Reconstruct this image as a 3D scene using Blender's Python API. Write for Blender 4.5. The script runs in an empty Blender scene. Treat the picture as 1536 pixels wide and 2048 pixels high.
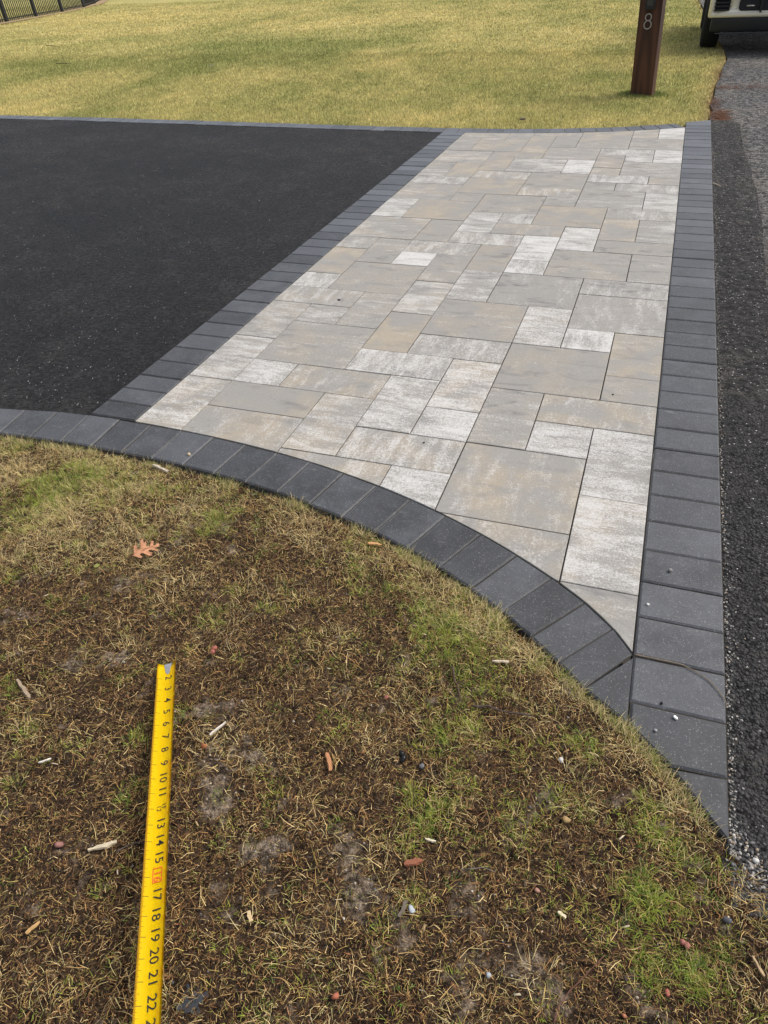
import bpy, bmesh, math, random
import numpy as np
from mathutils import Vector, Matrix

random.seed(7)
rng = np.random.default_rng(11)
R = math.radians
scene = bpy.context.scene
col = scene.collection

# ------------------------------------------------------------------ camera
# ground coordinates: one unit of (u, v) is one 9-inch paving module, u runs
# across the paved strip, v along it away from the camera
M = 0.2286
CU, CV = 8.3788, -0.3826
CAM_H = 6.8166 * M
PITCH, ROLL, YAW = 0.66258, 0.05419, -0.36319

cam_data = bpy.data.cameras.new('camera')
cam = bpy.data.objects.new('camera', cam_data)
col.objects.link(cam)
fwd = Vector((math.sin(YAW) * math.cos(PITCH), math.cos(YAW) * math.cos(PITCH), -math.sin(PITCH)))
right = Vector((math.cos(YAW), -math.sin(YAW), 0))
down = fwd.cross(right)
r2 = math.cos(ROLL) * right + math.sin(ROLL) * down
d2 = -math.sin(ROLL) * right + math.cos(ROLL) * down
mat = Matrix((r2, -d2, -fwd)).transposed().to_4x4()
mat.translation = (0, 0, CAM_H)
cam.matrix_world = mat
cam_data.sensor_fit = 'VERTICAL'
cam_data.sensor_height = 24.0
cam_data.lens = 1465.58 / 2048 * 24.0
cam_data.clip_start = 0.05
cam_data.clip_end = 2000
scene.camera = cam

# ------------------------------------------------------------------ sky, sun, exposure
SUN_EL, SUN_AZ = R(52), R(58)
world = bpy.data.worlds.new('World')
scene.world = world
world.use_nodes = True
wt = world.node_tree
sky = wt.nodes.new('ShaderNodeTexSky')
sky.sky_type = 'NISHITA'
sky.sun_disc = False
sky.sun_elevation = SUN_EL
sky.sun_rotation = SUN_AZ
sky.air_density = 1.0
sky.dust_density = 4.0
hs = wt.nodes.new('ShaderNodeHueSaturation')
hs.inputs['Saturation'].default_value = 0.45        # cloud cover greys the sky
wt.links.new(sky.outputs[0], hs.inputs['Color'])
bgn = wt.nodes['Background']
wt.links.new(hs.outputs[0], bgn.inputs['Color'])
bgn.inputs['Strength'].default_value = 0.13

sun_data = bpy.data.lights.new('sun', 'SUN')
sun_data.energy = 1.3
sun_data.angle = R(24)
sun_data.color = (1.0, 0.95, 0.88)
sun = bpy.data.objects.new('sun', sun_data)
col.objects.link(sun)
sd = Vector((math.sin(SUN_AZ) * math.cos(SUN_EL), math.cos(SUN_AZ) * math.cos(SUN_EL), math.sin(SUN_EL)))
sun.rotation_euler = sd.to_track_quat('Z', 'Y').to_euler()
sun.location = (0, 0, 20)

scene.view_settings.view_transform = 'Standard'
scene.view_settings.look = 'None'
scene.view_settings.gamma = 1.0
scene.view_settings.exposure = 0.55
scene.render.engine = 'CYCLES'
scene.render.resolution_x = 768
scene.render.resolution_y = 1024

# ------------------------------------------------------------------ helpers
def W(u, v, z=0.0):
    return Vector(((u - CU) * M, (v - CV) * M, z))

def tag(o, label=None, cat=None, group=None, kind=None):
    if label: o['label'] = label
    if cat: o['category'] = cat
    if group: o['group'] = group
    if kind: o['kind'] = kind
    return o

def mobj(name, me, mat=None, parent=None, loc=None):
    o = bpy.data.objects.new(name, me)
    col.objects.link(o)
    if mat is not None and len(me.materials) == 0:
        me.materials.append(mat)
    if parent is not None:
        o.parent = parent
    if loc is not None:
        o.location = loc
    return o

def empty(name, loc, rz=0.0):
    o = bpy.data.objects.new(name, None)
    col.objects.link(o)
    o.location = loc
    o.rotation_euler = (0, 0, rz)
    o.empty_display_size = 0.1
    return o

def bm_mesh(bm, name, smooth=False):
    me = bpy.data.meshes.new(name)
    bmesh.ops.recalc_face_normals(bm, faces=bm.faces)
    bm.to_mesh(me)
    bm.free()
    if smooth:
        for p in me.polygons: p.use_smooth = True
    return me

def np_mesh(name, verts, faces, colors=None, smooth=False):
    """verts (n,3), faces (m,k) with constant k"""
    me = bpy.data.meshes.new(name)
    n, (m, k) = len(verts), faces.shape
    me.vertices.add(n)
    me.vertices.foreach_set('co', np.ascontiguousarray(verts, np.float32).ravel())
    me.loops.add(m * k)
    me.loops.foreach_set('vertex_index', np.ascontiguousarray(faces, np.int32).ravel())
    me.polygons.add(m)
    me.polygons.foreach_set('loop_start', np.arange(0, m * k, k, dtype=np.int32))
    if smooth:
        me.polygons.foreach_set('use_smooth', np.ones(m, bool))
    me.update(calc_edges=True)
    if colors is not None:
        a = me.attributes.new('col', 'FLOAT_COLOR', 'POINT')
        c4 = np.ones((n, 4), np.float32)
        c4[:, :3] = colors
        a.data.foreach_set('color', c4.ravel())
    return me

def box_bm(bm, x0, x1, y0, y1, z0, z1, bevel=0.0, seg=2):
    r = bmesh.ops.create_cube(bm, size=1.0)
    vs = r['verts']
    for v in vs:
        v.co = Vector(((x0 + x1) / 2 + v.co.x * (x1 - x0), (y0 + y1) / 2 + v.co.y * (y1 - y0), (z0 + z1) / 2 + v.co.z * (z1 - z0)))
    if bevel > 0:
        es = list({e for v in vs for e in v.link_edges})
        bmesh.ops.bevel(bm, geom=es, offset=bevel, segments=seg, affect='EDGES', profile=0.5)
    return bm

def box(name, mat, parent, x0, x1, y0, y1, z0, z1, bevel=0.0, seg=2, smooth=False):
    bm = bmesh.new()
    box_bm(bm, x0, x1, y0, y1, z0, z1, bevel, seg)
    return mobj(name, bm_mesh(bm, name, smooth), mat, parent)

def prism(poly, z0, z1, c):
    """paver: vertical sides, chamfered top edge, flat top; poly counter-clockwise list of (x, y)"""
    n = len(poly)
    P = [Vector((x, y)) for x, y in poly]
    ins = []
    for i in range(n):
        a, b, d = P[i - 1], P[i], P[(i + 1) % n]
        e1 = (b - a).normalized(); e2 = (d - b).normalized()
        n1 = Vector((-e1.y, e1.x)); n2 = Vector((-e2.y, e2.x))
        k = (n1 + n2)
        den = max(0.35, 1 + n1.dot(n2))
        ins.append(b + k * (c / den))
    vs = [(p.x, p.y, z0) for p in P] + [(p.x, p.y, z1 - c * 0.8) for p in P] + [(p.x, p.y, z1) for p in ins]
    fs = []
    for i in range(n):
        j = (i + 1) % n
        fs.append((i, j, n + j, n + i))
        fs.append((n + i, n + j, 2 * n + j, 2 * n + i))
    fs.append(tuple(range(2 * n, 3 * n)))
    me = bpy.data.meshes.new('paver')
    me.from_pydata(vs, [], fs)
    me.update()
    return me

def shrink(poly, g):
    n = len(poly)
    P = [Vector(p) for p in poly]
    out = []
    for i in range(n):
        a, b, d = P[i - 1], P[i], P[(i + 1) % n]
        e1 = (b - a).normalized(); e2 = (d - b).normalized()
        n1 = Vector((-e1.y, e1.x)); n2 = Vector((-e2.y, e2.x))
        den = max(0.35, 1 + n1.dot(n2))
        q = b + (n1 + n2) * (g / den)
        out.append((q.x, q.y))
    return out

def area(poly):
    return 0.5 * sum(poly[i - 1][0] * poly[i][1] - poly[i][0] * poly[i - 1][1] for i in range(len(poly)))

def tube_mesh(name, pts, radii, sides=6, cap=True):
    pts = [Vector(p) for p in pts]
    vs, fs = [], []
    n = len(pts)
    for i, p in enumerate(pts):
        t = (pts[min(i + 1, n - 1)] - pts[max(i - 1, 0)]).normalized()
        ref = Vector((0, 0, 1)) if abs(t.z) < 0.9 else Vector((1, 0, 0))
        a = t.cross(ref).normalized(); b = t.cross(a).normalized()
        for s in range(sides):
            w = 2 * math.pi * s / sides
            vs.append(p + (a * math.cos(w) + b * math.sin(w)) * radii[i])
    for i in range(n - 1):
        for s in range(sides):
            t = (s + 1) % sides
            fs.append((i * sides + s, i * sides + t, (i + 1) * sides + t, (i + 1) * sides + s))
    if cap:
        fs.append(tuple(reversed(range(sides))))
        fs.append(tuple(range((n - 1) * sides, n * sides)))
    me = bpy.data.meshes.new(name)
    me.from_pydata([tuple(v) for v in vs], [], fs)
    me.update()
    for p in me.polygons: p.use_smooth = True
    return me

# smooth lattice noise on the ground
_perm = {}
def vnoise(x, y, seed=0):
    if seed not in _perm:
        _perm[seed] = np.random.default_rng(seed + 100).random((256, 256))
    T = _perm[seed]
    xi = np.floor(x).astype(int); yi = np.floor(y).astype(int)
    fx = x - xi; fy = y - yi
    fx = fx * fx * (3 - 2 * fx); fy = fy * fy * (3 - 2 * fy)
    g = lambda a, b: T[a % 256, b % 256]
    return (g(xi, yi) * (1 - fx) + g(xi + 1, yi) * fx) * (1 - fy) + (g(xi, yi + 1) * (1 - fx) + g(xi + 1, yi + 1) * fx) * fy

def fbm(x, y, oct=4, seed=0):
    s, a, t = 0, 1.0, 0
    for o in range(oct):
        s = s + a * vnoise(x * 2 ** o, y * 2 ** o, seed + o)
        t += a
        a *= 0.5
    return s / t

# ------------------------------------------------------------------ materials
class NT:
    def __init__(self, name):
        self.m = bpy.data.materials.new(name)
        self.m.use_nodes = True
        self.t = self.m.node_tree
        self.b = self.t.nodes['Principled BSDF']
    def n(self, typ, **kw):
        nd = self.t.nodes.new(typ)
        for k, v in kw.items():
            if k == 'ins':
                for a, b in v.items():
                    if hasattr(b, 'bl_idname') and isinstance(b, bpy.types.NodeSocket): self.t.links.new(b, nd.inputs[a])
                    else: nd.inputs[a].default_value = b
            else: setattr(nd, k, v)
        return nd
    def math(self, op, a, b=None, c=None, clamp=False):
        nd = self.t.nodes.new('ShaderNodeMath'); nd.operation = op; nd.use_clamp = clamp
        for i, s in enumerate((a, b, c)):
            if s is None: continue
            if isinstance(s, bpy.types.NodeSocket): self.t.links.new(s, nd.inputs[i])
            else: nd.inputs[i].default_value = s
        return nd.outputs[0]
    def mix(self, f, a, b, blend='MIX'):
        nd = self.t.nodes.new('ShaderNodeMix'); nd.data_type = 'RGBA'; nd.blend_type = blend
        for s, i in ((f, 0), (a, 6), (b, 7)):
            if isinstance(s, bpy.types.NodeSocket): self.t.links.new(s, nd.inputs[i])
            elif i == 0: nd.inputs[0].default_value = s
            else: nd.inputs[i].default_value = (*s, 1.0)
        return nd.outputs[2]
    def ramp(self, f, lo, hi):
        nd = self.t.nodes.new('ShaderNodeMapRange'); nd.interpolation_type = 'SMOOTHSTEP'
        self.t.links.new(f, nd.inputs[0])
        for s, i in ((lo, 1), (hi, 2)):
            if isinstance(s, bpy.types.NodeSocket): self.t.links.new(s, nd.inputs[i])
            else: nd.inputs[i].default_value = s
        return nd.outputs[0]
    def noise(self, vec, scale, detail=2.0, rough=0.5, dist=0.0):
        nd = self.n('ShaderNodeTexNoise', ins={'Scale': scale, 'Detail': detail, 'Roughness': rough, 'Distortion': dist})
        if vec is not None: self.t.links.new(vec, nd.inputs['Vector'])
        return nd.outputs[0]
    def voro(self, vec, scale, feature='F1', out='Distance', rand=1.0):
        nd = self.n('ShaderNodeTexVoronoi', feature=feature, ins={'Scale': scale, 'Randomness': rand})
        if vec is not None: self.t.links.new(vec, nd.inputs['Vector'])
        return nd.outputs[out]
    def mapping(self, vec, scale=(1, 1, 1), loc=None):
        nd = self.n('ShaderNodeMapping', ins={'Scale': scale})
        self.t.links.new(vec, nd.inputs['Vector'])
        if loc is not None: self.t.links.new(loc, nd.inputs['Location'])
        return nd.outputs[0]
    def pos(self):
        return self.t.nodes.new('ShaderNodeNewGeometry').outputs['Position']
    def bump(self, h, strength=0.5, dist=0.002, prev=None):
        nd = self.n('ShaderNodeBump', ins={'Strength': strength, 'Distance': dist})
        self.t.links.new(h, nd.inputs['Height'])
        if prev is not None: self.t.links.new(prev, nd.inputs['Normal'])
        return nd.outputs[0]
    def out(self, color=None, rough=None, normal=None, metal=None, spec=None):
        for k, s in (('Base Color', color), ('Roughness', rough), ('Normal', normal), ('Metallic', metal), ('Specular IOR Level', spec)):
            if s is None: continue
            if isinstance(s, bpy.types.NodeSocket): self.t.links.new(s, self.b.inputs[k])
            elif k == 'Base Color': self.b.inputs[k].default_value = (*s, 1.0)
            else: self.b.inputs[k].default_value = s
        return self.m

def simple(name, color, rough=0.6, metal=0.0, spec=0.4, vary=0.12, scale=40.0):
    t = NT(name)
    p = t.n('ShaderNodeTexCoord').outputs['Object']
    n = t.noise(p, scale, 4)
    c = t.mix(n, tuple(x * (1 - vary) for x in color), tuple(min(1, x * (1 + vary)) for x in color))
    return t.out(c, rough, None, metal, spec)

def slab_material():
    t = NT('blended_concrete_slab')
    oi = t.n('ShaderNodeObjectInfo')
    sep = t.n('ShaderNodeSeparateColor')
    t.t.links.new(oi.outputs['Color'], sep.inputs[0])
    white, tan, turn = sep.outputs[0], sep.outputs[1], sep.outputs[2]
    rnd = oi.outputs['Random']
    base = t.n('ShaderNodeTexCoord').outputs['Object']
    offv = t.n('ShaderNodeCombineXYZ')
    t.t.links.new(t.math('MULTIPLY', rnd, 37.0), offv.inputs[0])
    t.t.links.new(t.math('MULTIPLY', rnd, 91.0), offv.inputs[1])
    t.t.links.new(t.math('MULTIPLY', rnd, 53.0), offv.inputs[2])
    vm = t.n('ShaderNodeVectorMath', operation='ADD')
    t.t.links.new(base, vm.inputs[0]); t.t.links.new(offv.outputs[0], vm.inputs[1])
    p = vm.outputs[0]
    pa = t.mapping(p, (2.4, 10.0, 4))
    pb = t.mapping(p, (10.0, 2.4, 4))
    sel = t.math('GREATER_THAN', turn, 0.5)
    na = t.noise(pa, 2.0, 8, 0.74, 0.25); nb = t.noise(pb, 2.0, 8, 0.74, 0.25)
    streak = t.math('ADD', t.math('MULTIPLY', na, t.math('SUBTRACT', 1.0, sel)), t.math('MULTIPLY', nb, sel))
    big = t.noise(p, 5.0, 3, 0.5, 0.4)
    grain = t.noise(p, 150.0, 4, 0.85)
    grain2 = t.noise(p, 75.0, 6, 0.85)
    # ground colour of the slab: grey to tan clouds
    f_tan = t.math('MULTIPLY', t.ramp(big, 0.38, 0.66), tan)
    c = t.mix(f_tan, (0.280, 0.268, 0.246), (0.345, 0.300, 0.236))
    # darker grey drifts
    da = t.noise(t.mapping(p, (3.5, 9, 3)), 1.6, 5, 0.6, 1.0)
    f_dark = t.math('MULTIPLY', t.ramp(t.math('ADD', da, t.math('MULTIPLY', t.math('SUBTRACT', grain2, 0.5), 0.45)), 0.52, 0.72), t.math('SUBTRACT', 0.95, t.math('MULTIPLY', tan, 0.6)))
    c = t.mix(f_dark, c, (0.155, 0.155, 0.156))
    # white drifts, broken up by the sandy grain
    s2 = t.math('ADD', t.math('MULTIPLY', streak, 0.72), t.math('MULTIPLY', big, 0.28))
    s2 = t.math('ADD', s2, t.math('MULTIPLY', t.math('SUBTRACT', grain, 0.5), 0.40))
    s2 = t.math('ADD', s2, t.math('MULTIPLY', t.math('SUBTRACT', grain2, 0.5), 0.42))
    lo = t.math('SUBTRACT', 0.585, t.math('MULTIPLY', white, 0.26))
    hi = t.math('ADD', lo, 0.24)
    f_w = t.math('MULTIPLY', t.ramp(s2, lo, hi), t.math('ADD', 0.55, t.math('MULTIPLY', white, 0.35)))
    c = t.mix(f_w, c, (0.57, 0.56, 0.54))
    # sand grain
    g = t.math('ADD', 0.55, t.math('ADD', t.math('MULTIPLY', grain, 0.50), t.math('MULTIPLY', grain2, 0.40)))
    gc = t.n('ShaderNodeCombineColor')
    for i in range(3): t.t.links.new(g, gc.inputs[i])
    c = t.mix(1.0, c, gc.outputs[0], 'MULTIPLY')
    pits = t.ramp(t.voro(p, 130.0), 0.05, 0.12)
    c = t.mix(t.math('MULTIPLY', t.math('SUBTRACT', 1.0, pits), 0.35), c, (0.13, 0.12, 0.11))
    h = t.math('ADD', t.math('MULTIPLY', grain, 0.5), t.math('MULTIPLY', grain2, 0.8))
    return t.out(c, 0.82, t.bump(h, 0.35, 0.002), None, 0.3)

def border_material():
    t = NT('charcoal_border_paver')
    oi = t.n('ShaderNodeObjectInfo')
    rnd = oi.outputs['Random']
    pos = t.pos()
    obj = t.n('ShaderNodeTexCoord').outputs['Object']
    big = t.noise(pos, 7.0, 4, 0.55)
    med = t.noise(pos, 28.0, 4, 0.6)
    grain = t.noise(pos, 120.0, 5, 0.85)
    c = t.mix(t.ramp(big, 0.3, 0.7), (0.029, 0.030, 0.032), (0.058, 0.060, 0.066))
    c = t.mix(t.math('MULTIPLY', t.ramp(med, 0.5, 0.75), 0.4), c, (0.085, 0.087, 0.091))
    c = t.mix(t.math('MULTIPLY', rnd, 0.60), c, (0.078, 0.082, 0.091))
    bt = t.math('ADD', 0.72, t.math('MULTIPLY', t.math('FRACT', t.math('MULTIPLY', rnd, 17.3)), 0.62))
    bc_ = t.n('ShaderNodeCombineColor')
    for i in range(3): t.t.links.new(bt, bc_.inputs[i])
    c = t.mix(1.0, c, bc_.outputs[0], 'MULTIPLY')
    # pale smears of lime bloom
    bl = t.noise(t.mapping(pos, (5, 14, 5)), 2.0, 6, 0.65, 0.8)
    c = t.mix(t.math('MULTIPLY', t.ramp(bl, 0.60, 0.78), 0.35), c, (0.27, 0.28, 0.29))
    # bright sand grains in the face mix
    v = t.n('ShaderNodeTexVoronoi', feature='F1', ins={'Scale': 270.0})
    t.t.links.new(pos, v.inputs['Vector'])
    cs = t.n('ShaderNodeSeparateColor'); t.t.links.new(v.outputs['Color'], cs.inputs[0])
    r = t.math('MULTIPLY', t.ramp(cs.outputs[0], 0.30, 1.0), 0.36)
    spk = t.math('LESS_THAN', v.outputs['Distance'], r)
    c = t.mix(t.math('MULTIPLY', spk, t.math('ADD', 0.05, t.math('MULTIPLY', cs.outputs[1], 0.50))), c, (0.40, 0.395, 0.39))
    g = t.math('ADD', 0.35, t.math('MULTIPLY', grain, 1.30))
    gc = t.n('ShaderNodeCombineColor')
    for i in range(3): t.t.links.new(g, gc.inputs[i])
    c = t.mix(1.0, c, gc.outputs[0], 'MULTIPLY')
    t.b.inputs['Sheen Weight'].default_value = 0.34
    t.b.inputs['Sheen Roughness'].default_value = 0.30
    t.b.inputs['Sheen Tint'].default_value = (0.82, 0.90, 1.0, 1.0)
    h = t.math('ADD', t.math('MULTIPLY', grain, 0.5), t.math('MULTIPLY', med, 0.6))
    return t.out(c, 0.58, t.bump(h, 0.45, 0.003), None, 0.40)

def asphalt_material(name, base, light, stone, dust, specks, scale=115.0, dust_amt=0.5, bump=0.8, rough=0.75, spec=0.2):
    t = NT(name)
    pos = t.pos()
    v = t.n('ShaderNodeTexVoronoi', feature='F1', ins={'Scale': scale})
    t.t.links.new(pos, v.inputs['Vector'])
    cs = t.n('ShaderNodeSeparateColor'); t.t.links.new(v.outputs['Color'], cs.inputs[0])
    v2 = t.n('ShaderNodeTexVoronoi', feature='F1', ins={'Scale': scale * 2.3})
    t.t.links.new(pos, v2.inputs['Vector'])
    big = t.noise(pos, 0.9, 5, 0.6)
    mid = t.noise(pos, 6.0, 4, 0.6)
    c = t.mix(cs.outputs[0], base, light)
    top = t.math('SUBTRACT', 1.0, t.ramp(v.outputs['Distance'], 0.15, 0.55))
    c = t.mix(t.math('MULTIPLY', top, t.math('MULTIPLY', cs.outputs[1], 0.6)), c, stone)
    d = t.math('MULTIPLY', t.ramp(t.math('ADD', t.math('MULTIPLY', big, 0.6), t.math('MULTIPLY', mid, 0.4)), 0.42, 0.66), dust_amt)
    c = t.mix(d, c, dust)
    pick = t.math('GREATER_THAN', cs.outputs[2], 1.0 - specks)
    small = t.math('LESS_THAN', v.outputs['Distance'], 0.30)
    c = t.mix(t.math('MULTIPLY', t.math('MULTIPLY', pick, small), 0.8), c, (0.50, 0.49, 0.47))
    rg = t.noise(pos, scale * .34, 6, 0.90)
    k = t.mix(t.ramp(rg, 0.43, 0.58), (0.08, 0.08, 0.08), (2.3, 2.3, 2.3))
    c = t.mix(1.0, c, k, 'MULTIPLY')
    h = t.math('ADD', t.math('SUBTRACT', 1.0, v.outputs['Distance']), t.math('MULTIPLY', t.math('SUBTRACT', 1.0, v2.outputs['Distance']), 0.4))
    h = t.math('ADD', h, t.math('MULTIPLY', rg, 2.0))
    t.b.inputs['Sheen Weight'].default_value = 0.02
    t.b.inputs['Sheen Roughness'].default_value = 0.4
    return t.out(c, rough, t.bump(h, bump, 0.016), None, spec)

def soil_material():
    t = NT('dark_soil')
    pos = t.pos()
    a = t.n('ShaderNodeVertexColor', layer_name='col')
    g = t.noise(pos, 210.0, 5, 0.85)
    g2 = t.noise(pos, 70.0, 7, 0.85)
    c = t.mix(t.ramp(g2, 0.40, 0.60), (0.22, 0.21, 0.20), (1.45, 1.4, 1.35))
    c = t.mix(1.0, a.outputs[0], c, 'MULTIPLY')
    k = t.mix(t.ramp(g, 0.36, 0.66), (0.45, 0.44, 0.43), (1.55, 1.52, 1.5))
    c = t.mix(1.0, c, k, 'MULTIPLY')
    v = t.n('ShaderNodeTexVoronoi', feature='F1', ins={'Scale': 330.0})
    t.t.links.new(pos, v.inputs['Vector'])
    cs = t.n('ShaderNodeSeparateColor'); t.t.links.new(v.outputs['Color'], cs.inputs[0])
    pick = t.math('MULTIPLY', t.math('GREATER_THAN', cs.outputs[0], 0.86), t.math('LESS_THAN', v.outputs['Distance'], 0.33))
    c = t.mix(t.math('MULTIPLY', pick, 0.5), c, (0.36, 0.33, 0.29))
    h = t.math('ADD', g, t.math('MULTIPLY', g2, 2.0))
    return t.out(c, 0.95, t.bump(h, 1.0, 0.010), None, 0.12)

def col_material(name, rough=0.7, spec=0.25, trans=0.0):
    t = NT(name)
    a = t.n('ShaderNodeVertexColor', layer_name='col')
    t.out(a.outputs[0], rough, None, None, spec)
    if trans:
        tr = t.n('ShaderNodeBsdfTranslucent')
        t.t.links.new(a.outputs[0], tr.inputs[0])
        mx = t.n('ShaderNodeMixShader')
        mx.inputs[0].default_value = trans
        t.t.links.new(t.b.outputs[0], mx.inputs[1]); t.t.links.new(tr.outputs[0], mx.inputs[2])
        t.t.links.new(mx.outputs[0], t.t.nodes['Material Output'].inputs[0])
    return t.m

def lawn_base_material():
    t = NT('lawn_turf')
    pos = t.pos()
    a = t.n('ShaderNodeVertexColor', layer_name='col')
    n1 = t.noise(pos, 45.0, 3, 0.7)
    n2 = t.noise(pos, 9.0, 4, 0.6)
    f = t.math('ADD', t.math('MULTIPLY', n1, 0.8), t.math('MULTIPLY', n2, 0.35))
    k = t.mix(t.ramp(f, 0.3, 0.85), (0.42, 0.45, 0.40), (1.35, 1.3, 1.2))
    c = t.mix(1.0, a.outputs[0], k, 'MULTIPLY')
    return t.out(c, 0.9, t.bump(f, 1.0, 0.02), None, 0.1)

def wood_material(name, dark, light, ring=26.0, axis=2):
    t = NT(name)
    p = t.n('ShaderNodeTexCoord').outputs['Object']
    sc = [1, 1, 1]; sc[axis] = 0.10
    q = t.mapping(p, tuple(sc))
    n = t.noise(q, 5.0, 4, 0.6, 0.5)
    w = t.n('ShaderNodeTexWave', wave_type='RINGS', rings_direction='Y', ins={'Scale': ring / 6.0, 'Distortion': 3.0, 'Detail': 3.0, 'Detail Scale': 1.5})
    t.t.links.new(q, w.inputs['Vector'])
    fine = t.noise(t.mapping(p, tuple(60.0 if i != axis else 3.0 for i in range(3))), 3.0, 4, 0.7)
    c = t.mix(w.outputs[0], dark, light)
    c = t.mix(t.math('MULTIPLY', fine, 0.5), c, tuple(x * 0.6 for x in dark))
    c = t.mix(t.math('MULTIPLY', t.ramp(n, 0.4, 0.7), 0.3), c, tuple(x * 1.3 for x in light))
    return t.out(c, 0.6, t.bump(fine, 0.4, 0.002), None, 0.35)

MAT = {}
MAT['slab'] = slab_material()
MAT['border'] = border_material()
def joint_material():
    t = NT('joint_sand')
    pos = t.pos()
    g = t.noise(pos, 260.0, 3, .8)
    c = t.mix(g, (0.020, 0.017, 0.014), (0.085, 0.074, 0.062))
    c = t.mix(t.ramp(t.noise(pos, 3.2, 4, .6), .62, .74), c, (0.30, 0.27, 0.22))
    return t.out(c, .95, None, None, .1)
MAT['joint'] = joint_material()
MAT['asphalt'] = asphalt_material('fresh_black_asphalt', (0.005, 0.005, 0.0055), (0.015, 0.015, 0.0165), (0.034, 0.034, 0.036), (0.046, 0.042, 0.038), 0.030, 120.0, 0.60, 1.0, .62, .24)
MAT['strip'] = asphalt_material('dark_patch_asphalt', (0.012, 0.0115, 0.0115), (0.040, 0.038, 0.038), (0.090, 0.086, 0.083), (0.090, 0.082, 0.069), 0.06, 95.0, 0.5, 1.0)
MAT['road'] = asphalt_material('old_grey_asphalt', (0.045, 0.045, 0.045), (0.12, 0.118, 0.115), (0.20, 0.195, 0.19), (0.22, 0.195, 0.165), 0.09, 75.0, 0.6, 1.0)
MAT['soil'] = soil_material()
MAT['strand'] = col_material('dry_strands', 0.75, 0.2, 0.12)
MAT['blade'] = col_material('grass_blades', 0.55, 0.3, 0.22)
MAT['litter'] = col_material('wood_litter', 0.8, 0.2)
MAT['gravel'] = col_material('gravel_stones', 0.75, 0.3)
MAT['turf'] = lawn_base_material()
MAT['post'] = wood_material('stained_cedar', (0.040, 0.016, 0.009), (0.105, 0.042, 0.021))
MAT['steel'] = simple('brushed_steel', (0.46, 0.44, 0.41), 0.35, 1.0, 0.5, 0.05)
MAT['black'] = simple('black_plastic', (0.012, 0.012, 0.013), 0.5)
MAT['fence'] = simple('black_powder_coat', (0.010, 0.010, 0.011), 0.45)

# ------------------------------------------------------------------ ground plan curves (u, v)
front_in = np.array([(-2.41, 8.96), (-1.74, 9.04), (-1.05, 9.10), (-.36, 9.10), (.31, 9.10), (.98, 9.07), (1.67, 9.02), (2.36, 8.93), (3.02, 8.84), (3.65, 8.72), (4.31, 8.59), (4.94, 8.42), (5.57, 8.21), (6.18, 7.99), (6.80, 7.69), (7.38, 7.36), (7.94, 7.00), (8.36, 6.72), (8.75, 6.40), (9.03, 5.98)])
front_out = np.array([(-2.31, 8.10), (-1.62, 8.10), (-.96, 8.12), (-.32, 8.15), (.30, 8.18), (.94, 8.14), (1.56, 8.08), (2.24, 7.99), (2.88, 7.89), (3.48, 7.80), (4.08, 7.66), (4.72, 7.49), (5.29, 7.31), (5.86, 7.09), (6.38, 6.84), (6.92, 6.53), (7.42, 6.20), (7.82, 5.92), (8.17, 5.64), (8.53, 5.31)])
k = np.arange(20)
def smooth_idx(P, deg=5):
    q = np.stack([np.polyval(np.polyfit(k, P[:, i], deg), k) for i in range(2)], 1)
    return q
fi = smooth_idx(front_in, 6); fo = smooth_idx(front_out, 5)
# carry the edging on to the left of the picture
ext_n = 10
ti = fi[0] - fi[1]; to = fo[0] - fo[1]
ti = ti / np.hypot(*ti) * 0.667; to = to / np.hypot(*to) * 0.667
ext_i = np.array([fi[0] + ti * (j + 1) + np.array([0, -.012]) * j * j for j in range(ext_n)])[::-1]
ext_o = np.array([[a[0] + .10, a[1] - 0.99] for a in ext_i])
blend = np.linspace(0, 1, 4)
fi = np.vstack([ext_i, fi]); fo = np.vstack([ext_o, fo])
outer_edge = np.vstack([fo, [(9.05, 4.95), (9.49, 4.56), (10.05, 3.87)]])   # lawn side of the edging
lawn_edge = np.vstack([outer_edge, [(10.22, 3.70), (10.42, 3.45), (10.75, 2.9), (11.3, 1.9), (12.2, .2), (13.5, -3), (16, -10)]])
LE_x, LE_y = lawn_edge[:, 0], lawn_edge[:, 1]
def lawn_v(u):
    return np.interp(u, LE_x, LE_y)

bu = np.array([-26.3, -23.0, -19.8, -16.87, -15.5, -14.8, -14.1, -13.4, -12.7, -12.0, -11.3, -10.65, -9.97, -9.28, -7.93, -7.2, -6.5, -5.86, -5.19, -4.54, -3.78, -3.15, -2.5, -1.84, -1.11, -.46, .8, 1.52, 2.19, 2.85, 3.51, 4.18, 4.83, 5.45, 6.11, 6.72, 7.28, 7.84, 8.99])
bv = np.array([35.13, 35.10, 34.95, 34.9, 34.9, 34.85, 34.75, 34.67, 34.69, 34.66, 34.64, 34.66, 34.61, 34.63, 34.5, 34.48, 34.44, 34.40, 34.34, 34.32, 34.29, 34.3, 34.36, 34.36, 34.30, 34.35, 34.38, 34.42, 34.49, 34.56, 34.63, 34.7, 34.77, 34.94, 35.11, 35.39, 35.62, 35.88, 36.25])
cf = np.polyfit(bu, bv, 6)
U_L, U_R = -26.3, 9.03
def back_v(u):
    u = np.asarray(u, float)
    inside = np.polyval(cf, np.clip(u, U_L, U_R))
    return inside + np.where(u < U_L, (U_L - u) * 0.012, 0)

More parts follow.
